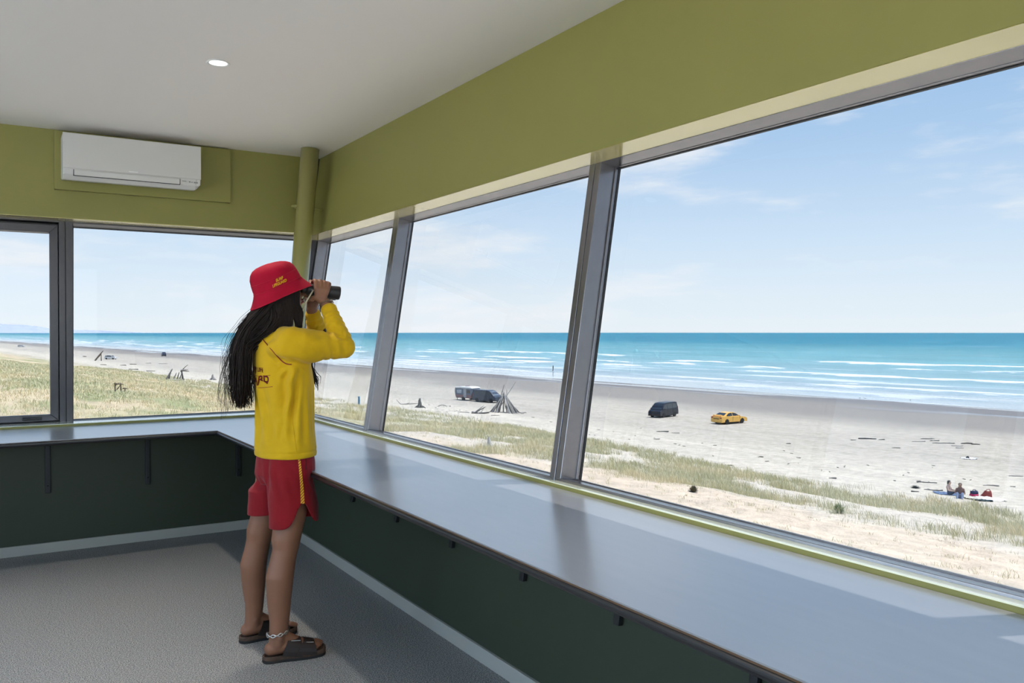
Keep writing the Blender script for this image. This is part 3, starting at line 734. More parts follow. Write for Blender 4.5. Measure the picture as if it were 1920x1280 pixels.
# ---------------------------------------------------------------- grasses
def blades(name, c, n, h, w, cols_, lean_amt, per, spread, label, seed):
    """one object of many bent grass blades at (c,n)"""
    rg = np.random.default_rng(seed)
    K = len(c); c = np.repeat(c, per) + rg.normal(0, spread, K * per); n = np.repeat(n, per) + rg.normal(0, spread, K * per)
    x, y = cn_to_xy(c, n); z = ground_cn(c, n) - 0.02
    H = np.repeat(h, per) * rg.uniform(0.55, 1.15, K * per); W = w * rg.uniform(0.7, 1.3, K * per) * np.maximum(1.0, np.hypot(x, y) / 45.0)
    ang = rg.uniform(0, 2 * PI, K * per); fa = np.arctan2(y, x) + PI / 2 + rg.normal(0, 0.5, K * per)
    lx, ly = lean_amt * H * np.cos(ang) + 0.15 * H * CV[0], lean_amt * H * np.sin(ang) + 0.15 * H * CV[1]
    wx, wy = 0.5 * W * np.cos(fa), 0.5 * W * np.sin(fa)
    v = np.zeros((K * per, 5, 3))
    v[:, 0] = np.stack([x - wx, y - wy, z], -1); v[:, 1] = np.stack([x + wx, y + wy, z], -1)
    v[:, 2] = np.stack([x + lx * .35 + wx * .8, y + ly * .35 + wy * .8, z + H * .6], -1); v[:, 3] = np.stack([x + lx * .35 - wx * .8, y + ly * .35 - wy * .8, z + H * .6], -1)
    v[:, 4] = np.stack([x + lx, y + ly, z + H * (1 - 0.3 * lean_amt)], -1)
    b0 = np.arange(K * per)[:, None] * 5
    me = bpy.data.meshes.new(name)
    nq = K * per
    loops = np.concatenate([np.concatenate([b0 + [0, 1, 2, 3]], 1), b0 + [3, 2, 4]], 1)     # quad then triangle
    me.vertices.add(nq * 5); me.vertices.foreach_set('co', v.reshape(-1))
    me.loops.add(nq * 7); me.loops.foreach_set('vertex_index', loops.reshape(-1).astype(np.int32))
    me.polygons.add(nq * 2)
    st = np.stack([np.arange(nq) * 7, np.arange(nq) * 7 + 4], -1).reshape(-1); me.polygons.foreach_set('loop_start', st.astype(np.int32))
    me.update(calc_edges=True); me.validate()
    pal = np.array(cols_); f = fbm(c / 5.0, n / 4.0, seed + 3); pick = np.clip(f * 1.6 - 0.3 + rg.normal(0, 0.22, nq), 0, 0.999) * (len(pal) - 1)
    i0 = pick.astype(int); t = (pick - i0)[:, None]; cb = pal[i0] * (1 - t) + pal[np.minimum(i0 + 1, len(pal) - 1)] * t
    cb = cb * rg.uniform(0.8, 1.15, (nq, 1)); cf = np.ones((nq, 5, 4)); cf[:, :, :3] = cb[:, None, :]
    a = me.color_attributes.new('blade', 'FLOAT_COLOR', 'POINT'); a.data.foreach_set('color', cf.reshape(-1))
    m = bpy.data.materials.new(name + '_leaf'); m.use_nodes = True; nt = m.node_tree; b = nt.nodes['Principled BSDF']
    q = nt.nodes.new('ShaderNodeAttribute'); q.attribute_name = 'blade'; nt.links.new(q.outputs['Color'], b.inputs['Base Color']); b.inputs['Roughness'].default_value = 0.7; b.inputs['Specular IOR Level'].default_value = 0.2
    me.materials.append(m)
    o = bpy.data.objects.new(name, me); COL.objects.link(o)
    tag(o, label, 'grass', kind='stuff'); return o
def scatter(c0, c1, n0, n1, count, fn, seed):
    rg = np.random.default_rng(seed); c = rg.uniform(c0, c1, count); n = rg.uniform(n0, n1, count)
    k = rg.uniform(0, 1, count) < fn(c, n); return c[k], n[k]
PAL_G = [(0.78, 0.68, 0.44), (0.70, 0.63, 0.40), (0.50, 0.51, 0.31), (0.74, 0.66, 0.43)]
PAL_T = [(0.85, 0.70, 0.46), (0.80, 0.70, 0.46), (0.66, 0.62, 0.40), (0.46, 0.51, 0.27)]
c, n = scatter(8, 75, 26, 60, 17000, veg, 1); blades('dune_grass', c, n, RNG.uniform(0.25, 0.62, len(c)), 0.012, PAL_G, 0.45, 16, 0.17, 'grey-green marram grass in a band along the seaward edge of the dune', 5)
c, n = scatter(75, 240, 8, 60, 15000, veg, 2); blades('dune_grass', c, n, RNG.uniform(0.25, 0.6, len(c)), 0.016, PAL_G, 0.45, 12, 0.25, 'sparser grey-green grass on the far end of the dune', 6)
c, n = scatter(28, 240, -25, 48, 17000, tan_grass, 3); blades('dry_grass', c, n, RNG.uniform(0.2, 0.5, len(c)), 0.017, PAL_T, 0.6, 13, 0.25, 'straw-coloured dry grass and green patches beyond the far window', 7)
c, n = scatter(6, 62, 17, 37, 5600, lambda c, n: 0.22 + 0.5 * sstep(0.55, 0.7, fbm(c / 3, n / 3, 77)) * (1 - mulch(c, n)), 4); blades('sparse_grass', c, n, RNG.uniform(0.08, 0.28, len(c)), 0.010, PAL_G, 0.6, 8, 0.09, 'sparse short grass growing in the bare sand below the window', 8)

# ---------------------------------------------------------------- driftwood, one object each
M_DRIFT = mat('weathered_driftwood', (0.30, 0.285, 0.27), 0.85, var=0.25, vscale=5, stretch=(1, 1, 0.3))
M_DRIFT_D = mat('dark_driftwood', (0.10, 0.095, 0.09), 0.85, var=0.3, vscale=5)
M_DRIFT_L = mat('bleached_wood', (0.50, 0.49, 0.47), 0.85, var=0.15, vscale=6)
M_DRIFT_B = mat('brown_wood', (0.19, 0.15, 0.115), 0.85, var=0.25, vscale=5)
def log_mb(L, r, seed, fork=True):
    rg = np.random.default_rng(seed); m = MB(); k = 7; f1, f2 = rg.choice([-1, 1]) * rg.uniform(.4, 1.3), rg.uniform(-.6, 1.4)
    ts = np.linspace(-0.5, 0.5, k); bend = rg.normal(0, 0.09)
    pts = [(t * L, L * (bend * (1 - 4 * t * t) + rg.normal(0, 0.02)), r * 0.75 + 0.02 * rg.random()) for t in ts]
    m.tube(pts, [r * (1.05 - 0.5 * (t + 0.5)) for t in ts], 8)
    if fork:
        a = pts[4]; m.tube([a, (a[0] + 0.12 * L * f2, a[1] + 0.1 * L * f1, a[2] + 0.04 * L), (a[0] + 0.22 * L * f2, a[1] + 0.2 * L * f1, a[2] + 0.05 * L)], [r * 0.5, r * 0.38, r * 0.2], 6)
        b = pts[2]; m.tube([b, (b[0] - 0.05 * L, b[1] - 0.08 * L, b[2] + 0.05 * L)], [r * 0.5, r * 0.25], 6)
    m.ball(pts[0], (r * 1.3, r * 1.25, r * 1.0), 8)
    return m
RIGHT_ANG = -YAW
def put(px, py, sink=0.0):
    P, s = hit(px, py); P = P.copy(); P.z -= sink; return P, s
def log_at(px, py, wpx, ang, label, m=None, thick=0.045, seed=0, name='driftwood_log', fork=True, group='driftwood logs lying on the beach'):
    P, s = put(px, py); L = wpx / FPX * s; r = max(0.045, thick * L * 0.85); ang += 180 * (seed % 2)
    o = log_mb(L, r, seed, fork).build(name, m or M_DRIFT_D, smooth=True)
    o.location = P; o.rotation_euler = (0, 0, RIGHT_ANG + math.radians(ang)); P2 = Vector(P); o.location.z = P2.z - 0.3 * r
    tag(o, label, 'driftwood', group); return o
LOGS = [
 (1242, 809.5, 22, 4, 'dark driftwood log below the black van', M_DRIFT_D, 0.06), (1267, 812, 14, -20, 'thin forked driftwood stick right of the log below the black van', M_DRIFT, 0.04), (1231, 823.5, 11, 10, 'short dark driftwood scrap left below the black van', M_DRIFT_D, 0.08),
 (1627, 823, 30, -8, 'long dark driftwood log on the open sand, left of the scattered row', M_DRIFT_D, 0.06), (1653, 824.5, 12, 15, 'dark driftwood end just right of the long dark log', M_DRIFT_D, 0.09), (1600, 825, 9, 0, 'dark driftwood lump just left of the long dark log', M_DRIFT_D, 0.1),
 (1722, 828, 26, 8, 'pale driftwood pole at the left of the scattered row', M_DRIFT, 0.035), (1740, 823, 24, -6, 'grey driftwood branch upper left in the scattered row', M_DRIFT_D, 0.04), (1752, 826.5, 20, 14, 'dark driftwood branch crossing in the scattered row', M_DRIFT_D, 0.05), (1758, 831, 16, -12, 'lower dark driftwood stick in the scattered row', M_DRIFT_D, 0.05),
 (1776, 831, 24, -14, 'dark driftwood branch in the middle of the scattered row', M_DRIFT_D, 0.04), (1795, 836, 20, -4, 'thin grey driftwood pole below the scattered row', M_DRIFT, 0.03), (1812, 832, 20, 3, 'thick dark driftwood log right in the scattered row', M_DRIFT_D, 0.09), (1830, 833.5, 14, -5, 'dark driftwood lump at the right end of the scattered row', M_DRIFT_D, 0.1),
 (1680, 840, 14, -8, 'small dark stick alone below the scattered row', M_DRIFT_D, 0.05), (1800, 840, 14, -4, 'small stick low beneath the thick dark log', M_DRIFT, 0.06),
 (1561, 897, 12, -6, 'small stick at the sand edge of the marram band', M_DRIFT_D, 0.06), (1738, 905, 34, -14, 'long dark branch left of the sunbathers', M_DRIFT_D, 0.03), (1750, 919, 30, -24, 'thick dark branch at the left end of the beach towels', M_DRIFT_D, 0.05), (1716, 922, 12, -6, 'short dark log below the seaweed clump', M_DRIFT_D, 0.09),
 (1858, 911, 26, -10, 'pale thin branch behind the red bag', M_DRIFT, 0.03), (1905, 893, 24, -6, 'pale twig pile edge at the far right', M_DRIFT, 0.03), (1426, 857, 9, 0, 'tiny dark scrap below the yellow car', M_DRIFT_D, 0.08), (1369, 873, 9, 10, 'tiny dark scrap by the grass edge', M_DRIFT_D, 0.08), (1478, 832, 7, 0, 'tiny dark scrap to the right of the yellow car', M_DRIFT_D, 0.1),
 (929, 779, 16, 10, 'thin pale stick below the driftwood shelter', M_DRIFT, 0.04), (869, 773, 22, -14, 'low twiggy branch left of the driftwood heap', M_DRIFT, 0.03),
 (250, 683, 11, 4, 'dark log near the white car beyond the far window', M_DRIFT_D, 0.09), (231, 685, 10, -2, 'dark stump left of the far logs', M_DRIFT_D, 0.1), (194, 684, 10, 2, 'brown log below the leaning pole', M_DRIFT_B, 0.1), (250, 692.5, 17, -4, 'long dark log in the far window, middle of the sand', M_DRIFT_D, 0.05), (283, 696, 15, 3, 'dark branch to the left of the log frame', M_DRIFT_D, 0.06), (278, 668 + 13, 10, 0, 'thin faint log far along the beach', M_DRIFT, 0.06), (306, 682, 16, 0, 'thin grey log further along the beach', M_DRIFT, 0.04), (262, 708, 20, 2, 'bleached white log by the dry grass edge', M_DRIFT_L, 0.07), (278, 709, 9, 20, 'bleached white stub by the dry grass edge', M_DRIFT_L, 0.12), (414, 722, 26, -4, 'long dark plank on the sand left of the hair', M_DRIFT_D, 0.04), (159, 668.5, 5, 0, 'far dark lump on the sand by the mullion', M_DRIFT_D, 0.2), (236, 706, 9, 0, 'brown scrap by the dry grass edge', M_DRIFT_B, 0.08)]
for k, (px, py, wp, an, lb, mm, th) in enumerate(LOGS): log_at(px, py, wp, an, lb, mm, th, seed=k + 3, fork=wp > 12)

def stick(m, a, b, r, seed=0):
    rg = np.random.default_rng(seed); a = np.array(a, float); b = np.array(b, float)
    L = np.linalg.norm(b - a); mid = (a + b) / 2 + rg.normal(0, 0.02 * L, 3)
    m.tube([a, (a + mid) / 2 + rg.normal(0, 0.006 * L, 3), mid, (b + mid) / 2, b], [r, r * 0.95, r * 0.85, r * 0.7, r * 0.5], 7)
# driftwood teepee
P, s = put(945, 773); u = s / FPX
tp = thing('driftwood_shelter', 'tall teepee of grey driftwood poles on the sand beside the van', 'shelter', P, RIGHT_ANG)
apex = np.array([0.0, 0.3, 34 * u]); rg = np.random.default_rng(4)
for k in range(34):
    a = 2 * PI * k / 34 + rg.normal(0, 0.06); rr = (25 + rg.normal(0, 1.5)) * u
    base = np.array([rr * math.cos(a) * 1.0 + 1 * u, rr * math.sin(a) * 0.95, -0.05])
    if abs(a - 1.5 * PI) < 0.28: continue
    d = apex + rg.normal(0, 1.0 * u, 3) * [1, 1, 0.4] - base; f = rg.uniform(0.92, 1.08)
    m = MB(); stick(m, base, base + d * f, rg.uniform(0.06, 0.10), k); m.build('driftwood_pole', [M_DRIFT, M_DRIFT_L, M_DRIFT_D][k % 3 if k % 5 else 0], tp, smooth=True)
for k, (e, h) in enumerate((((0.5 * u, 0.2, 52 * u), 0.075), ((22 * u, 0.3, 57 * u), 0.045), ((-3 * u, 0.2, 42 * u), 0.07), ((5 * u, 0.2, 43 * u), 0.06))):
    base = np.array([(-16, -14, 14, 5)[k] * u, 0.4, -0.05]); m = MB(); stick(m, base, e, h, 50 + k); m.build('driftwood_pole', M_DRIFT, tp, smooth=True)
for k in range(8):
    x = rg.uniform(-12, 40) * u; m = MB(); stick(m, (x, -rg.uniform(0.3, 2.2), 0.05), (x + rg.uniform(4, 13) * u, -rg.uniform(0.3, 2.2), 0.08), 0.055, 80 + k); m.build('loose_branch', M_DRIFT, tp, smooth=True)
# heap left of it
P, s = put(901, 775); u = s / FPX
hp = thing('driftwood_heap', 'low tangled heap of driftwood branches left of the teepee', 'driftwood', P, RIGHT_ANG)
for k, (a, b, r) in enumerate((((-13, 0, 0), (4, 0, 13), .09), ((-14, -.6, 0), (9, .3, 12), .08), ((-8, .4, 0), (-2, 0, 9), .07), ((-16, -.4, 1), (16, -.2, 1.5), .10), ((0, -.5, 0), (6, .2, 10), .07), ((2, -.3, 1), (18, .2, 3), .07), ((-15, -.2, 3), (-3, -.5, 1), .13), ((4, .3, 0), (14, -.6, 2), .09))):
    m = MB(); stick(m, (a[0] * u, a[1], a[2] * u), (b[0] * u, b[1], b[2] * u), r, k); m.build('branch', M_DRIFT_D if k % 2 else M_DRIFT, hp, smooth=True)
# root stump and stumps
def stump(px, py, wpx, hpx, label, m_, seed, tall=True):
    P, s = put(px, py); u = s / FPX; rg = np.random.default_rng(seed); m = MB()
    W, Hh = wpx * u, hpx * u
    m.tube([(0, 0, -0.05), (0.02 * W, 0, Hh * 0.4), (-0.02 * W, 0, Hh * 0.8), (0.03 * W, 0, Hh)], [W * 0.28, W * 0.2, W * 0.13, W * 0.06], 10)
    for k in range(8):
        a = 2 * PI * k / 8 + rg.normal(0, 0.2); L = W * rg.uniform(0.42, 0.6); h0 = Hh * rg.uniform(0.25, 0.5)
        m.tube([(0, 0, h0), (L * 0.5 * math.cos(a), L * 0.5 * math.sin(a), h0 * 0.45), (L * math.cos(a), L * math.sin(a), 0.0)], [W * 0.11, W * 0.08, W * 0.03], 7)
    o = m.build('tree_stump', m_, smooth=True); o.location = P; o.rotation_euler = (0, 0, RIGHT_ANG); tag(o, label, 'stump', 'washed-up stumps'); return o
stump(787, 764, 18, 17, 'dark upturned root stump on the sand in the middle pane', M_DRIFT_D, 1)
stump(917, 838, 20, 19, 'pale grey stump low in the dune grass of the middle pane', M_DRIFT_L, 2)
stump(399, 712, 14, 10, 'pale brown root lump on the sand left of the hair', M_DRIFT, 3)
P, s = put(757, 758); u = s / FPX; m = MB(); stick(m, (-6 * u, 0, 0.0), (26 * u, 0.3, 0.12), 0.09, 1); stick(m, (-6 * u, 0, 0.05), (-14 * u, 0.2, 9 * u), 0.06, 2); stick(m, (6 * u, 0, 0.1), (12 * u, -0.5, 0.35), 0.05, 3)
o = m.build('driftwood_branch', M_DRIFT, smooth=True); o.location = P; o.rotation_euler = (0, 0, RIGHT_ANG); tag(o, 'thin grey branch with a raised tip left of the root stump', 'driftwood')
P, s = put(830, 762); u = s / FPX; m = MB(); m.tube([(-10 * u, 0, 0), (-6 * u, 0.05, 1.6 * u), (-1 * u, 0, 3.2 * u), (5 * u, 0, 2 * u), (8 * u, 0, 0)], [0.07, 0.07, 0.06, 0.06, 0.04], 7); m.ball((14 * u, 0, 0.06), 0.11, 8)
o = m.build('driftwood_branch', M_DRIFT, smooth=True); o.location = P; o.rotation_euler = (0, 0, RIGHT_ANG); tag(o, 'small arched branch between the root stump and the caravan', 'driftwood')
# log frame, leaning pole and grey posts seen through the far window
P, s = put(331, 713); u = s / FPX
fr = thing('log_shelter', 'upright frame of driftwood logs on the sand beyond the far window', 'shelter', P, RIGHT_ANG)
for k, (a, b, r) in enumerate((((-20, 0, 0), (-8, 0, 21), .22), ((-16, .3, 0), (-10, 0, 19), .16), ((-6, 0, 1), (0, 0, 14), .13), ((0, .2, 1), (5, 0, 15), .12), ((5, 0, 1), (11, 0, 16), .13), ((13, 0, 0), (9, 0, 20), .18), ((9, 0, 19), (21, 0, 20), .16), ((8, 0, 17), (20, .3, 29), .09), ((10, .2, 18), (22, .4, 17), .14))):
    m = MB(); stick(m, (a[0] * u, a[1], a[2] * u), (b[0] * u, b[1], b[2] * u), r, k + 9); m.build('driftwood_pole', M_DRIFT_D if k % 2 else M_DRIFT, fr, smooth=True)
m = MB(); stick(m, (-12 * u, -.3, .1), (12 * u, -.3, .2), .26, 30); m.build('bleached_log', M_DRIFT_L, fr, smooth=True)
P, s = put(181, 676); u = s / FPX
fr = thing('leaning_pole', 'brown driftwood poles leaning beside the white car', 'driftwood', P, RIGHT_ANG)
for k, (a, b, r) in enumerate((((-3, 0, 0), (12, 0, 18), .30), ((8, .5, 0), (9, 0, 13), .18), ((-4, .4, 0), (8, 0, 11), .24))):
    m = MB(); stick(m, (a[0] * u, a[1], a[2] * u), (b[0] * u, b[1], b[2] * u), r, k + 40); m.build('driftwood_pole', M_DRIFT_B, fr, smooth=True)
P, s = put(228, 737); u = s / FPX
fr = thing('old_fence_posts', 'weathered grey posts with a crossbar standing in the dry grass', 'posts', P, RIGHT_ANG)
for k, (a, b, r) in enumerate((((-11, 0, -2), (-12, 0, 20), .09), ((-1, .1, -2), (-1.5, 0, 19), .09), ((-13, 0, 18), (3, 0, 17), .08), ((-9, 0, 7), (-2, 0, 16), .05), ((7, 0, -2), (6.5, 0, 9), .09), ((3, 0, 9), (11, 0, 9), .07), ((-12, 0, 14), (-4, 0, 20), .05))):
    m = MB(); stick(m, (a[0] * u, a[1], a[2] * u), (b[0] * u, b[1], b[2] * u), r, k + 60); m.build('post' if k in (0, 1, 4) else 'crossbar', M_DRIFT_B, fr, smooth=True)
# blue marker post
P, s = put(673, 758); u = s / FPX
MB().lathe([(0.13, -0.3), (0.13, 14.5 * u), (0.10, 15 * u), (0.001, 15.2 * u)], 14).build('marker_post', mat('blue_marker', (0.03, 0.22, 0.40), 0.6), smooth=False).location = P
tag(bpy.data.objects['marker_post'], 'blue marker post at the edge of the grass beside the first mullion', 'post')
# dark tussock and seaweed
def tussock(px, py, wpx, hpx, label, cols_, name, seed, cat='shrub'):
    P, s = put(px, py); u = s / FPX; rg = np.random.default_rng(seed); m = MB()
    for k in range(240):
        a = rg.uniform(0, 2 * PI); e = rg.uniform(0.1, 1.35); L = (0.6 + 0.4 * rg.random())
        d = np.array([math.cos(a) * math.cos(e) * wpx * 0.5, math.sin(a) * math.cos(e) * wpx * 0.5, math.sin(e) * hpx]) * u * L
        w = 0.02; t = np.array([-math.sin(a), math.cos(a), 0]) * w
        b = d * 0.15; m.add([b - t, b + t, d * 0.7 + t * 0.7, d * 0.7 - t * 0.7, d], [(0, 1, 2, 3), (3, 2, 4)])
    o = m.build(name, mat(name + '_leaf', cols_, 0.8, var=0.3, vscale=8), fix=False); o.location = P; tag(o, label, cat); return o
tussock(1300, 922, 26, 15, 'dark round tussock among the dune grass right of the second mullion', (0.16, 0.14, 0.07), 'tussock', 2)
tussock(1716, 915, 26, 6, 'dark flattened seaweed clump on the sand left of the sunbathers', (0.10, 0.10, 0.08), 'seaweed_clump', 3, 'seaweed')
tussock(1572, 962, 42, 22, 'green tussock on the inner edge of the marram band', (0.25, 0.29, 0.13), 'green_tussock', 4)
# crumbs of wrack
rg = np.random.default_rng(9); m = MB()
for k in range(150):
    c = rg.uniform(8, 130) if k % 3 else rg.uniform(130, 260); n = 56 + abs(rg.normal(0, 7)); x, y = cn_to_xy(c, n); z = float(ground_cn(np.array(c), np.array(n)))
    a = rg.uniform(0, PI); L = rg.uniform(0.04, 0.2); dx, dy = math.cos(a) * L, math.sin(a) * L
    m.tube([(x - dx, y - dy, z + 0.02), (x + dx, y + dy, z + 0.03)], [0.03, 0.02], 5)
tag(m.build('wrack_crumbs', M_DRIFT_D), 'tiny dark scraps of wrack strewn over the dry sand', 'flotsam', kind='stuff')
# ================================================================== VEHICLES on the sand
M_TYRE = mat('tyre_rubber', (0.02, 0.02, 0.02), 0.8); M_HUB = mat('alloy_wheel', (0.5, 0.5, 0.52), 0.35, metal=0.6); M_HUB_D = mat('dark_wheel', (0.06, 0.06, 0.065), 0.4, metal=0.4)
M_GL_D = mat('dark_car_glass', (0.02, 0.025, 0.03), 0.06, spec=0.8); M_TAIL = mat('red_tail_lamp', (0.35, 0.02, 0.015), 0.3); M_HEADL = mat('headlamp_glass', (0.75, 0.77, 0.8), 0.15); M_PLATE = mat('number_plate', (0.75, 0.75, 0.72), 0.5); M_TRIMB = mat('black_car_trim', (0.02, 0.02, 0.022), 0.6)
def paint(n, c): return mat(n, c, 0.3, spec=0.4, coat=0.12)

def section(mb, prof, hw_bot, hw_top, z0, z1, mi=0):
    """side profile (x,z) given thickness that narrows from z0 to z1 (tumblehome)"""
    hw = lambda z: hw_bot + (hw_top - hw_bot) * min(1, max(0, (z - z0) / (z1 - z0)))
    n = len(prof); vs = [(x, -hw(z), z) for x, z in prof] + [(x, hw(z), z) for x, z in prof]
    fs = [tuple(range(n)), tuple(range(2 * n - 1, n - 1, -1))] + [(i, n + i, n + (i + 1) % n, (i + 1) % n) for i in range(n)]
    mb.add(vs, fs, mi); return hw

def arch(x, r, z0, n=7):       # wheel arch points from rear (x-r) to front (x+r)
    return [(x + r * math.cos(PI - PI * k / (n - 1)), z0 + (r * 0.98) * math.sin(PI * k / (n - 1))) for k in range(n)]

def wheel(t, x, y, r, w, hub):
    s = 1 if y > 0 else -1
    m = MB(); m.lathe([(r * 0.62, -w / 2), (r * 0.94, -w / 2), (r, -w * 0.3), (r, w * 0.3), (r * 0.94, w / 2), (r * 0.62, w / 2)], 20, (x, y, r), (0, s, 0)); wh = m.build('wheel', M_TYRE, t, smooth=False)
    m = MB(); m.lathe([(0.001, w * 0.36), (r * 0.2, w * 0.42), (r * 0.25, w * 0.36), (r * 0.62, w * 0.44), (r * 0.66, w * 0.5), (r * 0.66, -w * 0.2), (0.001, -w * 0.2)], 20, (x, y, r), (0, s, 0)); m.build('hub', hub, wh)

def car(name, label, px, py, heading, spec_, group=None):
    P, s = put(px, py)
    t = thing(name, label, spec_['cat'], P, heading, group); S = spec_; P0_ = S['paint']; W = S['w'] / 2; r = S['r']
    a, b = S['axles']
    lo = [(S['rear'], S['sill'])] + arch(a, r * 1.12, S['sill'] + 0.02) + arch(b, r * 1.12, S['sill'] + 0.02) + [(S['front'], S['sill'])] + S['hull']
    m = MB(); hw = section(m, lo, W, W * 0.97, S['sill'], S['belt']); m.build('body', P0_, t, bevel=0.04, seg=2)
    m = MB(); hwc = section(m, S['cab'], W * 0.955, W * S['tumble'], S['belt'] - 0.05, S['top']); m.build('cabin', P0_, t, bevel=0.05, seg=2)
    # glass: side panes, windscreen, rear window standing 4 mm proud
    for sd in (-1, 1):
        for q in S['side_glass']:
            m = MB(); vs = [(x, sd * (hwc(z) + 0.004), z) for x, z in q]; vi = [(x, sd * (hwc(z) - 0.02), z) for x, z in q]; n = len(q)
            m.add(vs + vi, [tuple(range(n)), tuple(range(2 * n - 1, n - 1, -1))] + [(i, n + i, n + (i + 1) % n, (i + 1) % n) for i in range(n)]); m.build('side_window', M_GL_D, t)
    for nm, (x0, z0, x1, z1), k in (('windscreen', S['wind'], 1), ('rear_window', S['rearw'], -1)):
        nx, nz = (z1 - z0), -(x1 - x0); L = math.hypot(nx, nz); nx, nz = nx / L * k * (1 if z1 > z0 else -1), nz / L * k
        if nx * k < 0: nx, nz = -nx, -nz
        m = MB(); vs = []
        for off in (0.012, -0.03):
            for (x, z) in ((x0, z0), (x1, z1)):
                for sd in (-1, 1): vs.append((x + nx * off, sd * (hwc(z) - 0.09), z + nz * off))
        m.add(vs, [(0, 1, 3, 2), (4, 6, 7, 5), (0, 4, 5, 1), (1, 5, 7, 3), (3, 7, 6, 2), (2, 6, 4, 0)]); m.build(nm, S.get('screen', M_GL_D), t)
    for x in (a, b):
        for sd in (-1, 1): wheel(t, x, sd * (W - 0.1), r, 0.21, S['hub'])
    for sd in (-1, 1):
        f = S['lamp_f']; m = MB(); m.box((f[0] - 0.12, min(sd * W * 0.55, sd * W * 0.93), f[1] - 0.08), (f[0] + 0.012, max(sd * W * 0.55, sd * W * 0.93), f[1] + 0.08)); m.build('headlamp', M_HEADL, t, bevel=0.02)
        f = S['lamp_r']; m = MB(); m.box((f[0] - 0.012, min(sd * W * 0.62, sd * W * 0.94), f[1] - f[2]), (f[0] + 0.1, max(sd * W * 0.62, sd * W * 0.94), f[1] + f[2])); m.build('tail_lamp', M_TAIL, t, bevel=0.015)
        x, z = S['mirror']; m = MB(); m.ball((x, sd * (W + 0.1), z), (0.06, 0.11, 0.075), 10); m.build('door_mirror', S.get('mir', P0_), t, smooth=True)
        for q in S.get('door_lines', []):
            m = MB(); m.box((q - 0.008, sd * (W * 0.985) - 0.012, S['sill'] + 0.1), (q + 0.008, sd * (W * 0.985) + 0.014, S['belt'] - 0.02)); m.build('door_gap', M_TRIMB, t)
    m = MB(); m.box((S['rear'] - 0.014, -0.26, S['plate']), (S['rear'] + 0.02, 0.26, S['plate'] + 0.12)); m.build('number_plate', M_PLATE, t)
    m = MB(); m.box((S['front'] - 0.03, -0.24, S['sill'] + 0.16), (S['front'] + 0.02, 0.24, S['sill'] + 0.27)); m.build('number_plate', M_PLATE, t)
    m = MB(); m.box((S['front'] - 0.06, -W * 0.45, S['lamp_f'][1] - 0.11), (S['front'] + 0.012, W * 0.45, S['lamp_f'][1] + 0.04)); m.build('grille', M_TRIMB, t, bevel=0.01)
    m = MB(); m.box((a + r * 1.3, -W * 0.9, S['sill'] - 0.07), (b - r * 1.3, W * 0.9, S['sill'] + 0.02)); m.build('underbody', M_TRIMB, t)
    return t
HEAD = lambda ang: RIGHT_ANG + math.radians(ang)      # 0 = pointing right in the photo, 90 = away
yl_paint = paint('yellow_car_paint', (0.86, 0.50, 0.12))
SEDAN = dict(cat='car', w=1.80, r=0.325, axles=(-1.30, 1.36), rear=-2.22, front=2.24, sill=0.22, belt=0.92, top=1.42, tumble=0.66, hub=M_HUB_D, paint=yl_paint,
    hull=[(2.27, 0.45), (2.22, 0.66), (1.9, 0.77), (1.0, 0.90), (0.4, 0.94), (-1.2, 0.97), (-2.05, 0.99), (-2.2, 0.92), (-2.25, 0.6)],
    cab=[(1.12, 0.88), (0.55, 1.22), (0.25, 1.36), (-0.15, 1.42), (-0.65, 1.41), (-1.05, 1.33), (-1.72, 1.02), (-1.75, 0.88)],
    side_glass=[[(0.86, 0.97), (0.42, 1.24), (0.2, 1.31), (-0.2, 1.34), (-0.22, 0.97)], [(-0.3, 0.97), (-0.28, 1.34), (-0.65, 1.33), (-0.95, 1.25), (-1.3, 1.03), (-1.3, 0.97)]],
    wind=(1.02, 0.96, 0.32, 1.335), rearw=(-1.62, 1.085, -1.08, 1.325), lamp_f=(2.2, 0.62), lamp_r=(-2.24, 0.80, 0.07), mirror=(0.72, 1.0), plate=0.52, door_lines=(-0.26, 0.95))
t = car('car', 'bright yellow sports saloon parked on the sand', 1367, 793, HEAD(33), SEDAN)
m = MB(); m.box((-2.2, -0.68, 1.13), (-1.96, 0.68, 1.16)); m.box((-2.12, -0.6, 0.97), (-2.02, -0.55, 1.14)); m.box((-2.12, 0.55, 0.97), (-2.02, 0.6, 1.14)); m.build('spoiler', yl_paint, t, bevel=0.01)
m = MB(); m.box((-2.27, -0.45, 0.60), (-2.235, 0.45, 0.74)); m.build('boot_panel', mat('dark_boot_panel', (0.22, 0.13, 0.04), 0.4), t, bevel=0.01)
bk = paint('black_van_paint', (0.006, 0.009, 0.018))
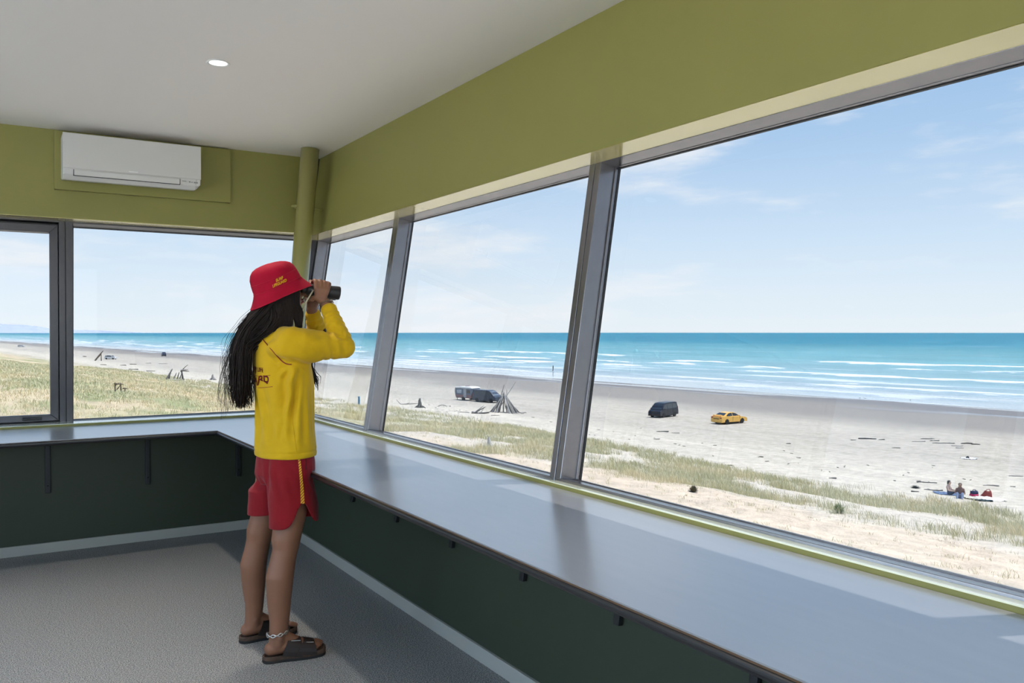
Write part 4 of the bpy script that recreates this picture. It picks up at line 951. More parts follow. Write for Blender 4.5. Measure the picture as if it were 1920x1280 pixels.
VAN = dict(cat='van', w=1.85, r=0.34, axles=(-1.45, 1.45), rear=-2.38, front=2.36, sill=0.26, belt=1.08, top=1.95, tumble=0.80, hub=M_HUB, paint=bk,
    hull=[(2.4, 0.55), (2.34, 0.88), (2.0, 1.04), (1.3, 1.12), (-2.3, 1.12), (-2.42, 0.7)],
    cab=[(2.02, 1.02), (1.5, 1.5), (1.0, 1.84), (0.55, 1.93), (-1.8, 1.95), (-2.2, 1.86), (-2.36, 1.1), (-2.36, 1.02)],
    side_glass=[[(1.62, 1.14), (1.2, 1.55), (0.98, 1.72), (0.5, 1.75), (0.5, 1.14)], [(0.4, 1.14), (0.4, 1.76), (-0.85, 1.77), (-0.85, 1.14)], [(-0.95, 1.14), (-0.95, 1.77), (-1.95, 1.72), (-2.1, 1.18)]],
    wind=(1.93, 1.12, 1.08, 1.80), rearw=(-2.33, 1.2, -2.24, 1.74), lamp_f=(2.3, 0.82), lamp_r=(-2.36, 1.1, 0.22), mirror=(1.45, 1.18), plate=0.72, door_lines=(0.45, -0.9))
car('van', 'black people carrier parked on the sand, its front turned towards the dune', 1244, 781, HEAD(-130), VAN)
gy = paint('slate_van_paint', (0.045, 0.06, 0.09)); V2 = dict(VAN); V2.update(paint=gy, screen=mat('pale_windscreen', (0.20, 0.24, 0.28), 0.08, spec=0.9))
car('van', 'slate grey people carrier between the caravan and the driftwood teepee', 914, 753.5, HEAD(-38), V2)
wh = paint('white_car_paint', (0.72, 0.72, 0.72))
WAG = dict(SEDAN); WAG.update(cat='car', paint=wh, hub=M_HUB, w=1.85, top=1.72, tumble=0.75, belt=1.0, rear=-2.4, front=2.5, axles=(-1.45, 1.5), r=0.36, sill=0.28, lamp_r=(-2.4, 0.9, 0.12), lamp_f=(2.44, 0.75),
    hull=[(2.5, 0.55), (2.45, 0.85), (2.1, 0.98), (1.2, 1.04), (-2.35, 1.06), (-2.42, 0.7)],
    cab=[(1.25, 1.0), (0.7, 1.45), (0.4, 1.66), (-0.2, 1.72), (-1.9, 1.68), (-2.15, 1.55), (-2.38, 1.05), (-2.38, 1.0)],
    side_glass=[[(0.98, 1.1), (0.55, 1.48), (0.35, 1.58), (-0.3, 1.6), (-0.3, 1.1)], [(-0.4, 1.1), (-0.4, 1.6), (-1.3, 1.59), (-1.3, 1.1)], [(-1.4, 1.1), (-1.4, 1.58), (-1.95, 1.54), (-2.1, 1.12)]],
    wind=(1.16, 1.1, 0.48, 1.6), rearw=(-2.34, 1.15, -2.2, 1.52), mirror=(0.85, 1.12), door_lines=(-0.35,))
car('car', 'white estate car far down the beach beside the leaning poles', 208, 673.5, HEAD(-8), WAG)
dk = paint('navy_car_paint', (0.02, 0.03, 0.06)); W3 = dict(VAN); W3.update(cat='car', paint=dk, hub=M_HUB_D)
car('car', 'dark four-wheel-drive alone near the water beyond the far window', 307, 667.5, HEAD(-62), W3)
W4 = dict(WAG); W4.update(paint=wh)
car('car', 'tiny white pick-up at the far left of the beach', 40, 650.5, HEAD(2), W4)
# caravan
P, s = put(876.5, 750.0)
cv = thing('caravan', 'old caravan with a white roof behind the slate grey van', 'caravan', P, HEAD(-38))
M_CVB = mat('blue_grey_caravan_side', (0.13, 0.16, 0.215), 0.5); M_CVP = mat('faded_pink_panel', (0.24, 0.14, 0.145), 0.5); M_CVR = mat('white_caravan_roof', (0.82, 0.82, 0.80), 0.4)
m = MB(); m.prism([(-1.75, 0.95), (1.75, 0.95), (1.86, 1.4), (1.78, 2.02), (-1.78, 2.02), (-1.86, 1.4)], -1.05, 1.05, ('x', 'z', 'y')); m.build('upper_body', M_CVB, cv, bevel=0.06)
m = MB(); m.prism([(-1.55, 0.42), (1.55, 0.42), (1.76, 0.96), (-1.76, 0.96)], -1.05, 1.05, ('x', 'z', 'y')); m.build('lower_body', M_CVP, cv, bevel=0.05)
m = MB(); m.prism([(-1.85, 2.0), (1.85, 2.0), (1.7, 2.16), (0.9, 2.26), (-0.9, 2.26), (-1.7, 2.16)], -1.1, 1.1, ('x', 'z', 'y')); m.build('roof', M_CVR, cv, bevel=0.06)
m = MB(); m.box((-0.25, -0.3, 2.25), (0.25, 0.3, 2.34)); m.build('roof_hatch', M_CVP, cv, bevel=0.02)
for (x0, x1) in ((-1.35, -0.35), (0.75, 1.45)):
    m = MB(); m.box((x0, -1.075, 1.2), (x1, -1.04, 1.75)); f = m.build('window', M_GL_D if x0 > 0 else mat('pale_caravan_window', (0.35, 0.4, 0.46), 0.1), cv, bevel=0.02)
m = MB(); m.box((0.05, -1.08, 0.5), (0.65, -1.04, 1.9)); m.build('door', mat('pale_caravan_door', (0.33, 0.345, 0.37), 0.5), cv, bevel=0.02)
m = MB(); m.box((1.84, -0.75, 1.25), (1.895, 0.75, 1.8)); m.build('front_window', M_GL_D, cv, bevel=0.02)
for sd in (-1, 1): wheel(cv, 0.0, sd * 0.98, 0.32, 0.2, M_HUB)
m = MB(); m.tube([(1.7, -0.4, 0.5), (2.1, 0, 0.5)], 0.04, 8); m.tube([(1.7, 0.4, 0.5), (2.1, 0, 0.5)], 0.04, 8); m.tube([(2.05, 0, 0.5), (2.05, 0, 0.0)], 0.035, 8); m.build('drawbar', M_TRIMB, cv)
for x in (-1.4, 1.3):
    m = MB(); m.tube([(x, -0.9, 0.45), (x, -0.9, 0.0)], 0.04, 8); m.build('corner_steady', M_TRIMB, cv)

# ================================================================== PEOPLE AND THINGS far off on the sand
M_SKIN_F = mat('pale_skin', (0.60, 0.42, 0.33), 0.6); M_SKIN_T = mat('tanned_skin', (0.38, 0.24, 0.18), 0.6)
def figure(name, label, P, rz, joints, radii, skin, clothes, group=None, voxel=0.022):
    """joints: dict of chains; clothes: (name, chain points, radii, material)"""
    t = thing('person', label, 'person', P, rz, group)
    m = MB()
    for ch, rr in zip(joints, radii): m.tube(ch, rr, 12)
    b = m.build('body', skin, t); remesh(b, voxel, 3)
    for nm, parts, mm in clothes:
        m = MB()
        for ch, rr in parts: m.tube(ch, rr, 12)
        c = m.build(nm, mm, t); remesh(c, voxel, 2)
    return t
M_HAIR_D = mat('dark_hair', (0.018, 0.013, 0.011), 0.5); M_HAIR_G = mat('grey_brown_hair', (0.14, 0.115, 0.10), 0.6)
def seated(label, px, py, rz, skin, hairm, top, topname, bottom, botname, lean=0.1, short_top=False, scale=1.0):
    P, s = put(px, py, 0.0); k = scale
    head = [(0.06 - lean * .9, 0, .72), (0.07 - lean * .9, 0, .80)]
    torso = [(0, 0, .12), (-lean * .4, 0, .30), (-lean * .9, 0, .50), (0.02 - lean * .9, 0, .62), (0.05 - lean * .9, 0, .70)]
    legs = [[(0.02, sd * .1, .11), (.40, sd * .14, .36), (.62, sd * .13, .06)] for sd in (-1, 1)]
    feet = [[(.60, sd * .13, .05), (.78, sd * .14, .04)] for sd in (-1, 1)]
    arms = [[(-lean * .9, sd * .17, .54), (.12 - lean, sd * .24, .32), (.34, sd * .17, .33)] for sd in (-1, 1)]
    face = [[(0.115 - lean * .9, 0, .79), (0.175 - lean * .9, 0, .77)]]
    ch = [torso, head] + legs + feet + arms + face
    rr = [[.14, .125, .145, .10, .05], [.085, .10]] + [[.095, .065, .045]] * 2 + [[.042, .035]] * 2 + [[.06, .045, .035]] * 2 + [[.03, .014]]
    sc = lambda q: [tuple(np.array(p) * k) for p in q]
    cl = [('hair', [(sc([(0.03 - lean * .9, 0, .82), (0.0 - lean * .9, 0, .74)]), [.115, .09])], hairm)]
    if top is not None: cl.append((topname, [(sc(torso[1:4]), [.15, .165, .12])] + [(sc([a[0], a[1]]), [.075, .06]) for a in arms], top))
    cl.append((botname, [(sc(torso[:2]), [.155, .13])] + [(sc([l[0], tuple((np.array(l[0]) + 2 * np.array(l[1])) / 3)] if short_top else [l[0], l[1], l[2]]), [.11, .085] if short_top else [.11, .08, .06]) for l in legs], bottom))
    return figure('person', label, P, rz, [sc(c) for c in ch], rr, skin, cl, 'sunbathers on the sand')
seated('person with dark hair and bare shoulders sitting on a blue towel, dark shorts', 1781, 928, HEAD(-50), M_SKIN_F, M_HAIR_D, None, None, mat('navy_shorts', (0.03, 0.05, 0.10), 0.8), 'shorts', short_top=True)
seated('person in a brown top and pale jeans sitting beside the bare-shouldered person', 1800, 934, HEAD(-120), M_SKIN_T, M_HAIR_G, mat('brown_top', (0.21, 0.13, 0.115), 0.85), 'top', mat('pale_jeans', (0.24, 0.29, 0.42), 0.85), 'jeans')
def towel(px, py, wpx, ang, dep, label, colr, nm='towel'):
    P, s = put(px, py); L = wpx * s / FPX; m = MB(); nx, ny = 14, 8; vs = []
    for th in (0.05, 0.0):
        for i in range(nx + 1):
            for j in range(ny + 1):
                x = (i / nx - .5) * L; y = (j / ny - .5) * dep
                vs.append((x, y, th + 0.025 * math.sin(i * 1.7 + j) + 0.02 * math.sin(j * 2.1 + i * .6)))
    q = (nx + 1) * (ny + 1); f = []
    for i in range(nx):
        for j in range(ny):
            a = i * (ny + 1) + j; f.append((a, a + ny + 1, a + ny + 2, a + 1)); f.append((q + a, q + a + 1, q + a + ny + 2, q + a + ny + 1))
    m.add(vs, f); o = m.build(nm, mat(nm + '_cloth', colr, 0.9), smooth=True, fix=False); o.rotation_euler = (0, 0, HEAD(ang))
    R = Matrix.Rotation(HEAD(ang), 3, 'Z'); up = Vector((0, 0, 1))
    gx = (float(ground(P.x + R[0][0] * L / 2, P.y + R[1][0] * L / 2)) - float(ground(P.x - R[0][0] * L / 2, P.y - R[1][0] * L / 2))) / L
    o.location = P; o.rotation_euler = (0, -math.atan(gx), HEAD(ang))
    tag(o, label, 'towel', 'towels on the sand'); return o
towel(1776, 927, 42, -8, 1.3, 'blue beach towel under the bare-shouldered person', (0.10, 0.16, 0.28))
towel(1822, 934, 30, -10, 1.0, 'pale yellow-white towel beside the brown-topped person', (0.60, 0.57, 0.48))
towel(1858, 936, 44, -6, 1.2, 'white beach towel at the right end of the group', (0.82, 0.79, 0.77))
towel(1842, 939, 34, -12, 0.4, 'dark green mat in front of the white towel', (0.03, 0.06, 0.07), 'beach_mat')
def bag(px, py, wpx, hpx, label, colr, c2, seed, peak=0.0, nm='beach_bag'):
    P, s = put(px, py); u = s / FPX; W, Hh = wpx * u, hpx * u; rg = np.random.default_rng(seed)
    t = thing(nm, label, 'bag', P, HEAD(-5)); rings = []
    for k, f in enumerate((0.0, 0.25, 0.5, 0.75, 0.95)):
        w = W * 0.5 * (1.0 - (0.55 if peak else 0.25) * f); rings.append([(w * math.cos(a) * (1 + .1 * math.sin(3 * a + k)) + peak * f * W * .4, .65 * w * math.sin(a), Hh * f * (1 + .08 * math.sin(2 * a + seed)) - .02) for a in [2 * PI * q / 18 for q in range(18)]])
    half = 2 if c2 else 5
    m = MB(); m.loft(rings[:half + 1] if c2 else rings); m.build('bag_body', colr, t, smooth=True)
    if c2: m = MB(); m.loft(rings[half:]); m.build('bag_top', c2, t, smooth=True)
    m = MB()
    m.tube([(-W * .22 + peak * W * .3, -.05, Hh * .85), (-W * .1 + peak * W * .4, -.05, Hh * 1.15), (W * .1 + peak * W * .4, -.05, Hh * 1.15), (W * .22 + peak * W * .3, -.05, Hh * .85)], .022, 7); m.build('handle', colr if not c2 else c2, t, smooth=True)
    return t
bag(1826, 930, 17, 11, 'navy and bright pink beach bag between the people and the red bag', mat('bright_pink_cloth', (0.55, 0.04, 0.13), 0.8), mat('navy_cloth', (0.03, 0.04, 0.10), 0.8), 1)
bag(1848, 932, 23, 13, 'dark red peaked beach bag at the right end of the group', mat('dark_red_cloth', (0.24, 0.045, 0.04), 0.85, var=0.25, vscale=6), None, 2, 0.45)
towel(1817, 860, 24, 0, 0.9, 'white towel lying alone further out on the sand', (0.80, 0.80, 0.84))
bag(1814, 859.5, 7, 4, 'small dark bag on the white towel further out', mat('black_cloth', (0.02, 0.02, 0.03), 0.8), None, 5)
# wader at the water's edge
P, s = put(1037, 698); P.z = SEA_Z - 0.06
M_WET = mat('black_wetsuit', (0.012, 0.012, 0.016), 0.6)
ch = [[(0, 0, .92), (0, 0, 1.15), (0, 0, 1.38), (0, 0, 1.5)], [(0.02, 0, 1.6), (.02, 0, 1.66)], [(0, .1, .9), (.12, .1, .5), (.02, .1, .05)], [(0, -.1, .9), (-.06, -.1, .5), (-.22, -.1, .08)], [(.0, .2, 1.4), (.02, .26, 1.12), (.12, .24, .9)], [(.0, -.2, 1.4), (-.04, -.26, 1.12), (.04, -.24, .9)], [(.02, .1, .05), (.2, .1, .04)], [(-.22, -.1, .07), (-.06, -.1, .04)]]
rr = [[.15, .13, .16, .07], [.085, .1], [.1, .07, .05], [.1, .07, .05], [.06, .05, .04], [.06, .05, .04], [.04, .03], [.04, .03]]
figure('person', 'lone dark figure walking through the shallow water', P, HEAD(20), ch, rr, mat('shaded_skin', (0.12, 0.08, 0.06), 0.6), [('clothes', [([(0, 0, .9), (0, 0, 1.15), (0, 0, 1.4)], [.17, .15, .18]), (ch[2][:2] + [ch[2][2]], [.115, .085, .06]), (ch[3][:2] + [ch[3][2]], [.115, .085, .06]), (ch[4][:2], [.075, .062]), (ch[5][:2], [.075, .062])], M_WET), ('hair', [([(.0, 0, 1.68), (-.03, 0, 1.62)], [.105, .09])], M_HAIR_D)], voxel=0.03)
# gulls
M_GULL = mat('white_feathers', (0.80, 0.80, 0.80), 0.8); M_GW = mat('grey_wings', (0.35, 0.37, 0.40), 0.8); M_BEAK = mat('red_beak', (0.4, 0.06, 0.02), 0.6)
def gull(px, py, rz, label):
    P, s = put(px, py); t = thing('seagull', label, 'gull', P, rz, 'gulls standing on the wet sand')
    m = MB(); m.tube([(-.2, 0, .22), (-.05, 0, .2), (.1, 0, .22), (.16, 0, .29), (.19, 0, .33), (.22, 0, .335)], [.02, .075, .075, .045, .042, .03], 10); b = m.build('body', M_GULL, t); remesh(b, .012, 2)
    for sd in (-1, 1):
        m = MB(); m.tube([(.08, sd * .065, .235), (-.06, sd * .075, .23), (-.27, sd * .03, .215)], [.03, .05, .008], 8, flat=.4); m.build('wing', M_GW, t, smooth=True)
        m = MB(); m.tube([(0, sd * .03, .15), (.01, sd * .03, .0), (.05, sd * .03, .0)], .008, 6); m.build('leg', M_BEAK, t)
    m = MB(); m.tube([(.24, 0, .332), (.30, 0, .322)], [.012, .004], 6); m.build('beak', M_BEAK, t)
gull(1612, 748, HEAD(10), 'left one of the pair of white gulls on the wet sand'); gull(1622, 748.5, HEAD(160), 'right one of the pair of white gulls on the wet sand'); gull(1707, 750.5, HEAD(40), 'single white gull on the wet sand right of the pair')
# ================================================================== THE LOOKOUT: young woman with binoculars
PP = (1.105, 3.79, 0.0)
person = thing('person', 'person in a red bucket hat, yellow shirt and red shorts looking through binoculars', 'person', PP)
M_SKIN = mat('warm_skin', (0.225, 0.102, 0.059), 0.5, spec=0.35, var=0.06, vscale=9)
M_SHIRT = mat('yellow_jersey', (0.60, 0.36, 0.004), 0.75, spec=0.2, var=0.03, vscale=20, bump=0.04, bscale=900, sheen=0.1)
M_RED = mat('red_shorts_cloth', (0.215, 0.003, 0.008), 0.75, spec=0.2, var=0.05, vscale=14, sheen=0.1)
M_HAT = mat('red_cotton_hat', (0.33, 0.004, 0.023), 0.85, spec=0.15, var=0.10, vscale=16, bump=0.12, bscale=500)
M_HAIR = mat('long_dark_hair', (0.016, 0.010, 0.008), 0.6, spec=0.18, var=0.35, vscale=16)
M_PIPE = mat('dark_red_piping', (0.22, 0.012, 0.008), 0.7)
M_YEL = mat('yellow_print', (0.85, 0.50, 0.01), 0.7)
M_LEA = mat('dark_brown_leather', (0.022, 0.013, 0.010), 0.5); M_CORK = mat('brown_cork', (0.075, 0.042, 0.026), 0.8, var=0.25, vscale=90); M_SOLE = mat('black_sole', (0.012, 0.011, 0.010), 0.7)
M_SILV = mat('silver', (0.62, 0.60, 0.56), 0.3, metal=0.8)
A = lambda *p: np.array(p, float)

TURN = math.radians(12)
def ell(c, a, b, n=32, tilt=0.0, pw=2.0, lift=None, rot=TURN):
    """horizontal superellipse ring, a along x (forward), b along y (left)"""
    r = []
    for k in range(n):
        w = 2 * PI * k / n; cx, sy = math.cos(w), math.sin(w)
        x = a * math.copysign(abs(cx) ** (2 / pw), cx); y = b * math.copysign(abs(sy) ** (2 / pw), sy)
        z = c[2] + tilt * x + (lift(cx, sy) if lift else 0.0)
        r.append((c[0] + x * math.cos(rot) - y * math.sin(rot), c[1] + x * math.sin(rot) + y * math.cos(rot), z))
    return r

# ---- joints (x forward = towards the window, y left, z up)
SH_R, EL_R, WR_R = A(0.030, -0.158, 1.385), A(0.246, -0.185, 1.360), A(0.206, -0.082, 1.556)
SH_L, EL_L, WR_L = A(-0.020, 0.160, 1.385), A(0.262, 0.165, 1.372), A(0.188, 0.070, 1.532)
HIP_R, KN_R, AN_R = A(0.030, -0.085, 0.83), A(0.000, -0.125, 0.475), A(-0.036, -0.140, 0.115)
HIP_L, KN_L, AN_L = A(0.012, 0.090, 0.83), A(-0.045, 0.138, 0.465), A(-0.062, 0.162, 0.115)
HEAD_C = A(0.012, 0.0, 1.600)
hp_ = math.radians(-14)                        # head tipped back a little
def hd(x, y, z):                               # head coordinates -> body coordinates
    return HEAD_C + A(x * math.cos(hp_) + z * math.sin(hp_), y, -x * math.sin(hp_) + z * math.cos(hp_))

m = MB()
# torso and neck
m.loft([ell(c, a, b) for c, a, b in (((.025, 0, .77), .05, .10), ((.028, 0, .82), .080, .130), ((.03, 0, .90), .085, .138), ((.035, 0, 1.02), .086, .128), ((.036, 0, 1.14), .084, .124), ((.03, 0, 1.26), .086, .134), ((.018, 0, 1.36), .076, .142), ((.008, 0, 1.42), .060, .105), ((.006, 0, 1.455), .050, .060))])
m.tube([(.004, 0, 1.42), (.008, 0, 1.50), (.02, 0, 1.56)], [.056, .050, .055], 16)
# legs
def leg(H, K, An, s):
    f = An + A(0, 0, 0)
    cf = K * 0.68 + An * 0.32 + A(-.016, 0.004 * s, 0); th = H * 0.45 + K * 0.55 + A(.018, 0, 0)
    m.tube([H, H * .7 + K * .3 + A(.004, 0, 0), th, K * 0.9 + H * 0.1, K, K * .88 + An * .12 + A(-.006, 0, 0), cf, K * .38 + An * .62 + A(-.008, 0, 0), K * .16 + An * .84, An, An + A(-.004, 0, -.04)],
           [.070, .068, .069, .062, .055, .0545, .0595, .051, .042, .0385, .038], 32)
    m.ball(K + A(.024, 0, .005), (.030, .036, .045), 16)                # knee cap
    for sd in (-1, 1): m.ball(An + A(0, sd * .032, -.010), (.013, .012, .015), 10)       # ankle bones
leg(HIP_R, KN_R, AN_R, -1); leg(HIP_L, KN_L, AN_L, 1)
def foot(An, yaw, side):       # side +1 = left foot
    c, s = math.cos(yaw), math.sin(yaw)
    T = lambda x, y, z: A(An[0] + x * c - y * s, An[1] + x * s + y * c, z)
    m.tube([T(-.032, 0, .055), T(-.005, 0, .060), T(.05, 0, .062), T(.10, -.004 * side, .050), T(.15, -.002 * side, .040)], [.029, .033, .033, .034, .029], 14, flat=1.1)
    m.tube([An + A(-.002, 0, 0), T(.045, 0, .085), T(.10, 0, .058)], [.033, .030, .024], 12)
    for k in range(5):
        y0 = (-.030 + .0155 * k) * side; L = (.190, .189, .182, .172, .159)[k]; r = (.0125, .0088, .0084, .0080, .0078)[k]
        m.tube([T(.14, y0 * .9, .045), T(L - .022, y0, .050), T(L, y0, .041)], [r * 1.1, r, r * 0.95], 8)
    return T
TR = foot(AN_R, math.radians(-6.5), -1); TL = foot(AN_L, math.radians(4.5), 1)
# arms
for S_, E_, W_ in ((SH_R, EL_R, WR_R), (SH_L, EL_L, WR_L)):
    m.tube([S_ + A(0, .03 * (1 if S_[1] < 0 else -1), 0), S_, S_ * .5 + E_ * .5, E_], [.052, .052, .045, .040], 28)
    m.tube([E_, E_ * .7 + W_ * .3, E_ * .3 + W_ * .7, W_], [.038, .038, .030, .026], 28)
# head: skull, jaw, nose, brow, ear, lips
def hb(c, r, n=16):
    b = MB(); b.ball((0, 0, 0), r, n); v = [tuple(hd(p[0] + c[0], p[1] + c[1], p[2] + c[2])) for p in b.v]; m.add(v, b.f)
hb((-.008, 0, .022), (.096, .077, .092), 24); hb((.028, 0, -.030), (.066, .060, .078), 20); hb((.050, 0, -.075), (.036, .034, .028), 16)
hb((.070, 0, -.005), (.026, .050, .045), 14)
m.tube([hd(.090, 0, .022), hd(.104, 0, -.004), hd(.112, 0, -.022), hd(.098, 0, -.030)], [.010, .012, .0135, .010], 10)
for sd in (-1, 1):
    hb((.098, sd * .010, -.026), (.010, .008, .007), 8); hb((.060, sd * .036, -.022), (.026, .024, .026), 12)
    hb((-.002, sd * .079, -.008), (.018, .008, .030), 10)
    m.tube([hd(.085, sd * .012, .040), hd(.082, sd * .038, .041)], [.009, .008], 8)
m.tube([hd(.083, -.022, -.052), hd(.095, 0, -.050), hd(.083, .022, -.052)], [.005, .0075, .005], 8)
m.tube([hd(.080, -.018, -.062), hd(.092, 0, -.061), hd(.080, .018, -.062)], [.005, .008, .005], 8)

# ---- binoculars geometry (needed by the hands)
B_REAR, B_FRONT = A(0.112, -0.002, 1.627), A(0.280, -0.024, 1.607)
bx = (B_FRONT - B_REAR) / np.linalg.norm(B_FRONT - B_REAR); by = np.cross([0, 0, 1.0], bx); by /= np.linalg.norm(by); bz = np.cross(bx, by)
IPD = 0.034
def Bp(t, side, out, up):       # t metres from the rear along the barrel; out = away from the other barrel
    return B_REAR + bx * t + by * side * (IPD + out) + bz * up
def wrap(t, side, th, r):       # point around one barrel; th = 0 outward, 90 deg up
    return Bp(t, side, r * math.cos(math.radians(th)), r * math.sin(math.radians(th)))
def hand(W_, side, t0, thumb_t):
    ts = [t0, t0 + .021, t0 + .042, t0 + .061]
    kn = [wrap(ts[0], side, 52, .046), wrap(ts[1], side, 56, .047), wrap(ts[2], side, 54, .046), wrap(ts[3], side, 48, .045)]
    mid = [wrap(t, side, 5, .045) for t in (t0 + .004, t0 + .022, t0 + .038, t0 + .052)]
    low = [wrap(t, side, -42, .048) for t in (t0 + .014, t0 + .024, t0 + .034, t0 + .043)]
    for k in range(4):
        m.tube([W_, low[k], mid[k], kn[k]], [.021, .0145, .0125, .0105], 12)
        rr = (.0088, .0092, .0088, .0078)[k]; R_ = (.0415, .042, .0415, .040)[k]; dl = (0, 4, 0, -6)[k]
        m.tube([kn[k], wrap(ts[k] - .003, side, 84 + dl, R_ + .002), wrap(ts[k] - .005, side, 112 + dl, R_ - .001), wrap(ts[k] - .006, side, 140 + dl, R_ - .002)], [rr * 1.1, rr, rr * .92, rr * .8], 10)
        nl = wrap(ts[k] - .006, side, 138 + dl, R_ + rr * .45); nails.append((nl, rr * .55))
    for k in range(3):      # close the palm between the metacarpals
        m.tube([(low[k] + low[k + 1]) / 2, (mid[k] + mid[k + 1]) / 2, (kn[k] * .75 + mid[k] * .25 + kn[k + 1] * .75 + mid[k + 1] * .25) / 2], [.014, .0125, .009], 10)
    b0 = low[0] + bx * -.004
    m.tube([W_ + bx * -.006, b0, wrap(t0 - .006, side, -68, .047), wrap(thumb_t + .012, side, -98, .042), wrap(thumb_t, side, -126, .040)], [.019, .0165, .0135, .0110, .0090], 12)
    nails.append((wrap(thumb_t, side, -124, .047), .006))
nails = []
hand(WR_R, -1, .052, .040); hand(WR_L, 1, .050, .030)
body = m.build('body', M_SKIN, person); remesh(body, 0.0034, 7, 0.5)
# eyes behind the eyepieces
for sd in (-1, 1):
    e_ = MB(); c_ = hd(.078, sd * .032, .020); e_.ball(tuple(c_), .0125, 12); ey = e_.build('eye', mat('eye_white', (0.75, 0.72, 0.70), 0.2) if sd < 0 else bpy.data.materials['eye_white'], person, smooth=True)
    e_ = MB(); c2 = c_ + A(.0105, 0, -.002); e_.ball(tuple(c2), (.004, .006, .006), 10); e_.build('iris', mat('brown_iris', (0.04, 0.02, 0.01), 0.2) if sd < 0 else bpy.data.materials['brown_iris'], ey, smooth=True)
e_ = MB()
for k in range(2):
    z0 = (-.0505, -.0605)[k]
    e_.tube([hd(.088, -.020, z0 - .001), hd(.1015, 0, z0), hd(.088, .020, z0 - .001)], [.003, .0048, .003], 8)
e_.build('lips', mat('lips', (0.42, 0.13, 0.12), 0.4), person, smooth=True)
e_ = MB()
for p_, r_ in nails: e_.ball(tuple(p_), (r_ * 1.1, r_, r_ * .8), 8)
e_.build('fingernails', mat('fingernail', (0.62, 0.40, 0.34), 0.3), person, smooth=True)

# ---- cloth helpers
def displace(o, fn):
    me = o.data; n = len(me.vertices); co = np.zeros(n * 3); me.vertices.foreach_get('co', co); co = co.reshape(-1, 3)
    no = np.zeros(n * 3); me.vertices.foreach_get('normal', no); no = no.reshape(-1, 3)
    co = co + no * fn(co)[:, None]; me.vertices.foreach_set('co', co.reshape(-1)); me.update()
def fold(co, a, b, w, s):
    """soft crease along the segment a-b: s metres deep, w wide"""
    a = A(*a); b = A(*b); d = b - a; L2 = d @ d; t = np.clip(((co - a) @ d) / L2, 0, 1); q = a + t[:, None] * d
    r = np.linalg.norm(co - q, axis=1); e = np.sin(PI * np.clip(t, 0.02, 0.98)) ** 0.6
    return s * e * (np.exp(-(r / w) ** 2) - 0.55 * np.exp(-((r - 1.7 * w) / w) ** 2))

# ---- yellow long-sleeved shirt
m = MB()
m.loft([ell(c, a, b, 32, t_) for c, a, b, t_ in (((.040, 0, .872), .124, .176, .04), ((.040, 0, .90), .123, .175, .035), ((.038, 0, 1.0), .119, .170, .01), ((.035, 0, 1.12), .118, .168, 0), ((.030, 0, 1.22), .118, .170, 0), ((.024, 0, 1.30), .112, .172, 0), ((.012, 0, 1.37), .098, .166, 0), ((.004, 0, 1.415), .078, .125, 0), ((.004, 0, 1.445), .064, .082, 0), ((.005, 0, 1.462), .058, .064, .05))])
for S_, E_, W_, sg in ((SH_R, EL_R, WR_R, -1), (SH_L, EL_L, WR_L, 1)):
    d = (W_ - E_); c_end = E_ + d * 0.925
    m.tube([A(.004, .055 * sg, 1.412), S_ * .5 + A(.002, .0275 * sg, .706 - .006), S_ + A(-.004, -.012 * sg, -.004)], [.046, .062, .074], 24)
    m.tube([S_ + A(-.055, -.050 * sg, -.030), S_ + A(-.030, -.026 * sg, -.022), S_ + A(.008, -.010 * sg, -.016), S_ * .8 + E_ * .2 + A(0, -.003 * sg, -.010), S_ * .6 + E_ * .4 + A(0, 0, -.006), S_ * .3 + E_ * .7 + A(0, 0, -.002), E_ + A(.006, 0, .0)], [.046, .064, .077, .079, .073, .059, .048], 32)
    m.tube([E_ + A(.004, 0, -.004), E_ + d * .15 + A(.004, 0, 0), E_ + d * .4, E_ + d * .7, E_ + d * .86], [.047, .049, .045, .040, .036], 32)
    m.tube([E_ + d * .78, c_end], [.0385, .0375], 32, round_ends=False)
shirt = m.build('shirt', M_SHIRT, person); remesh(shirt, 0.0044, 22, 0.5)
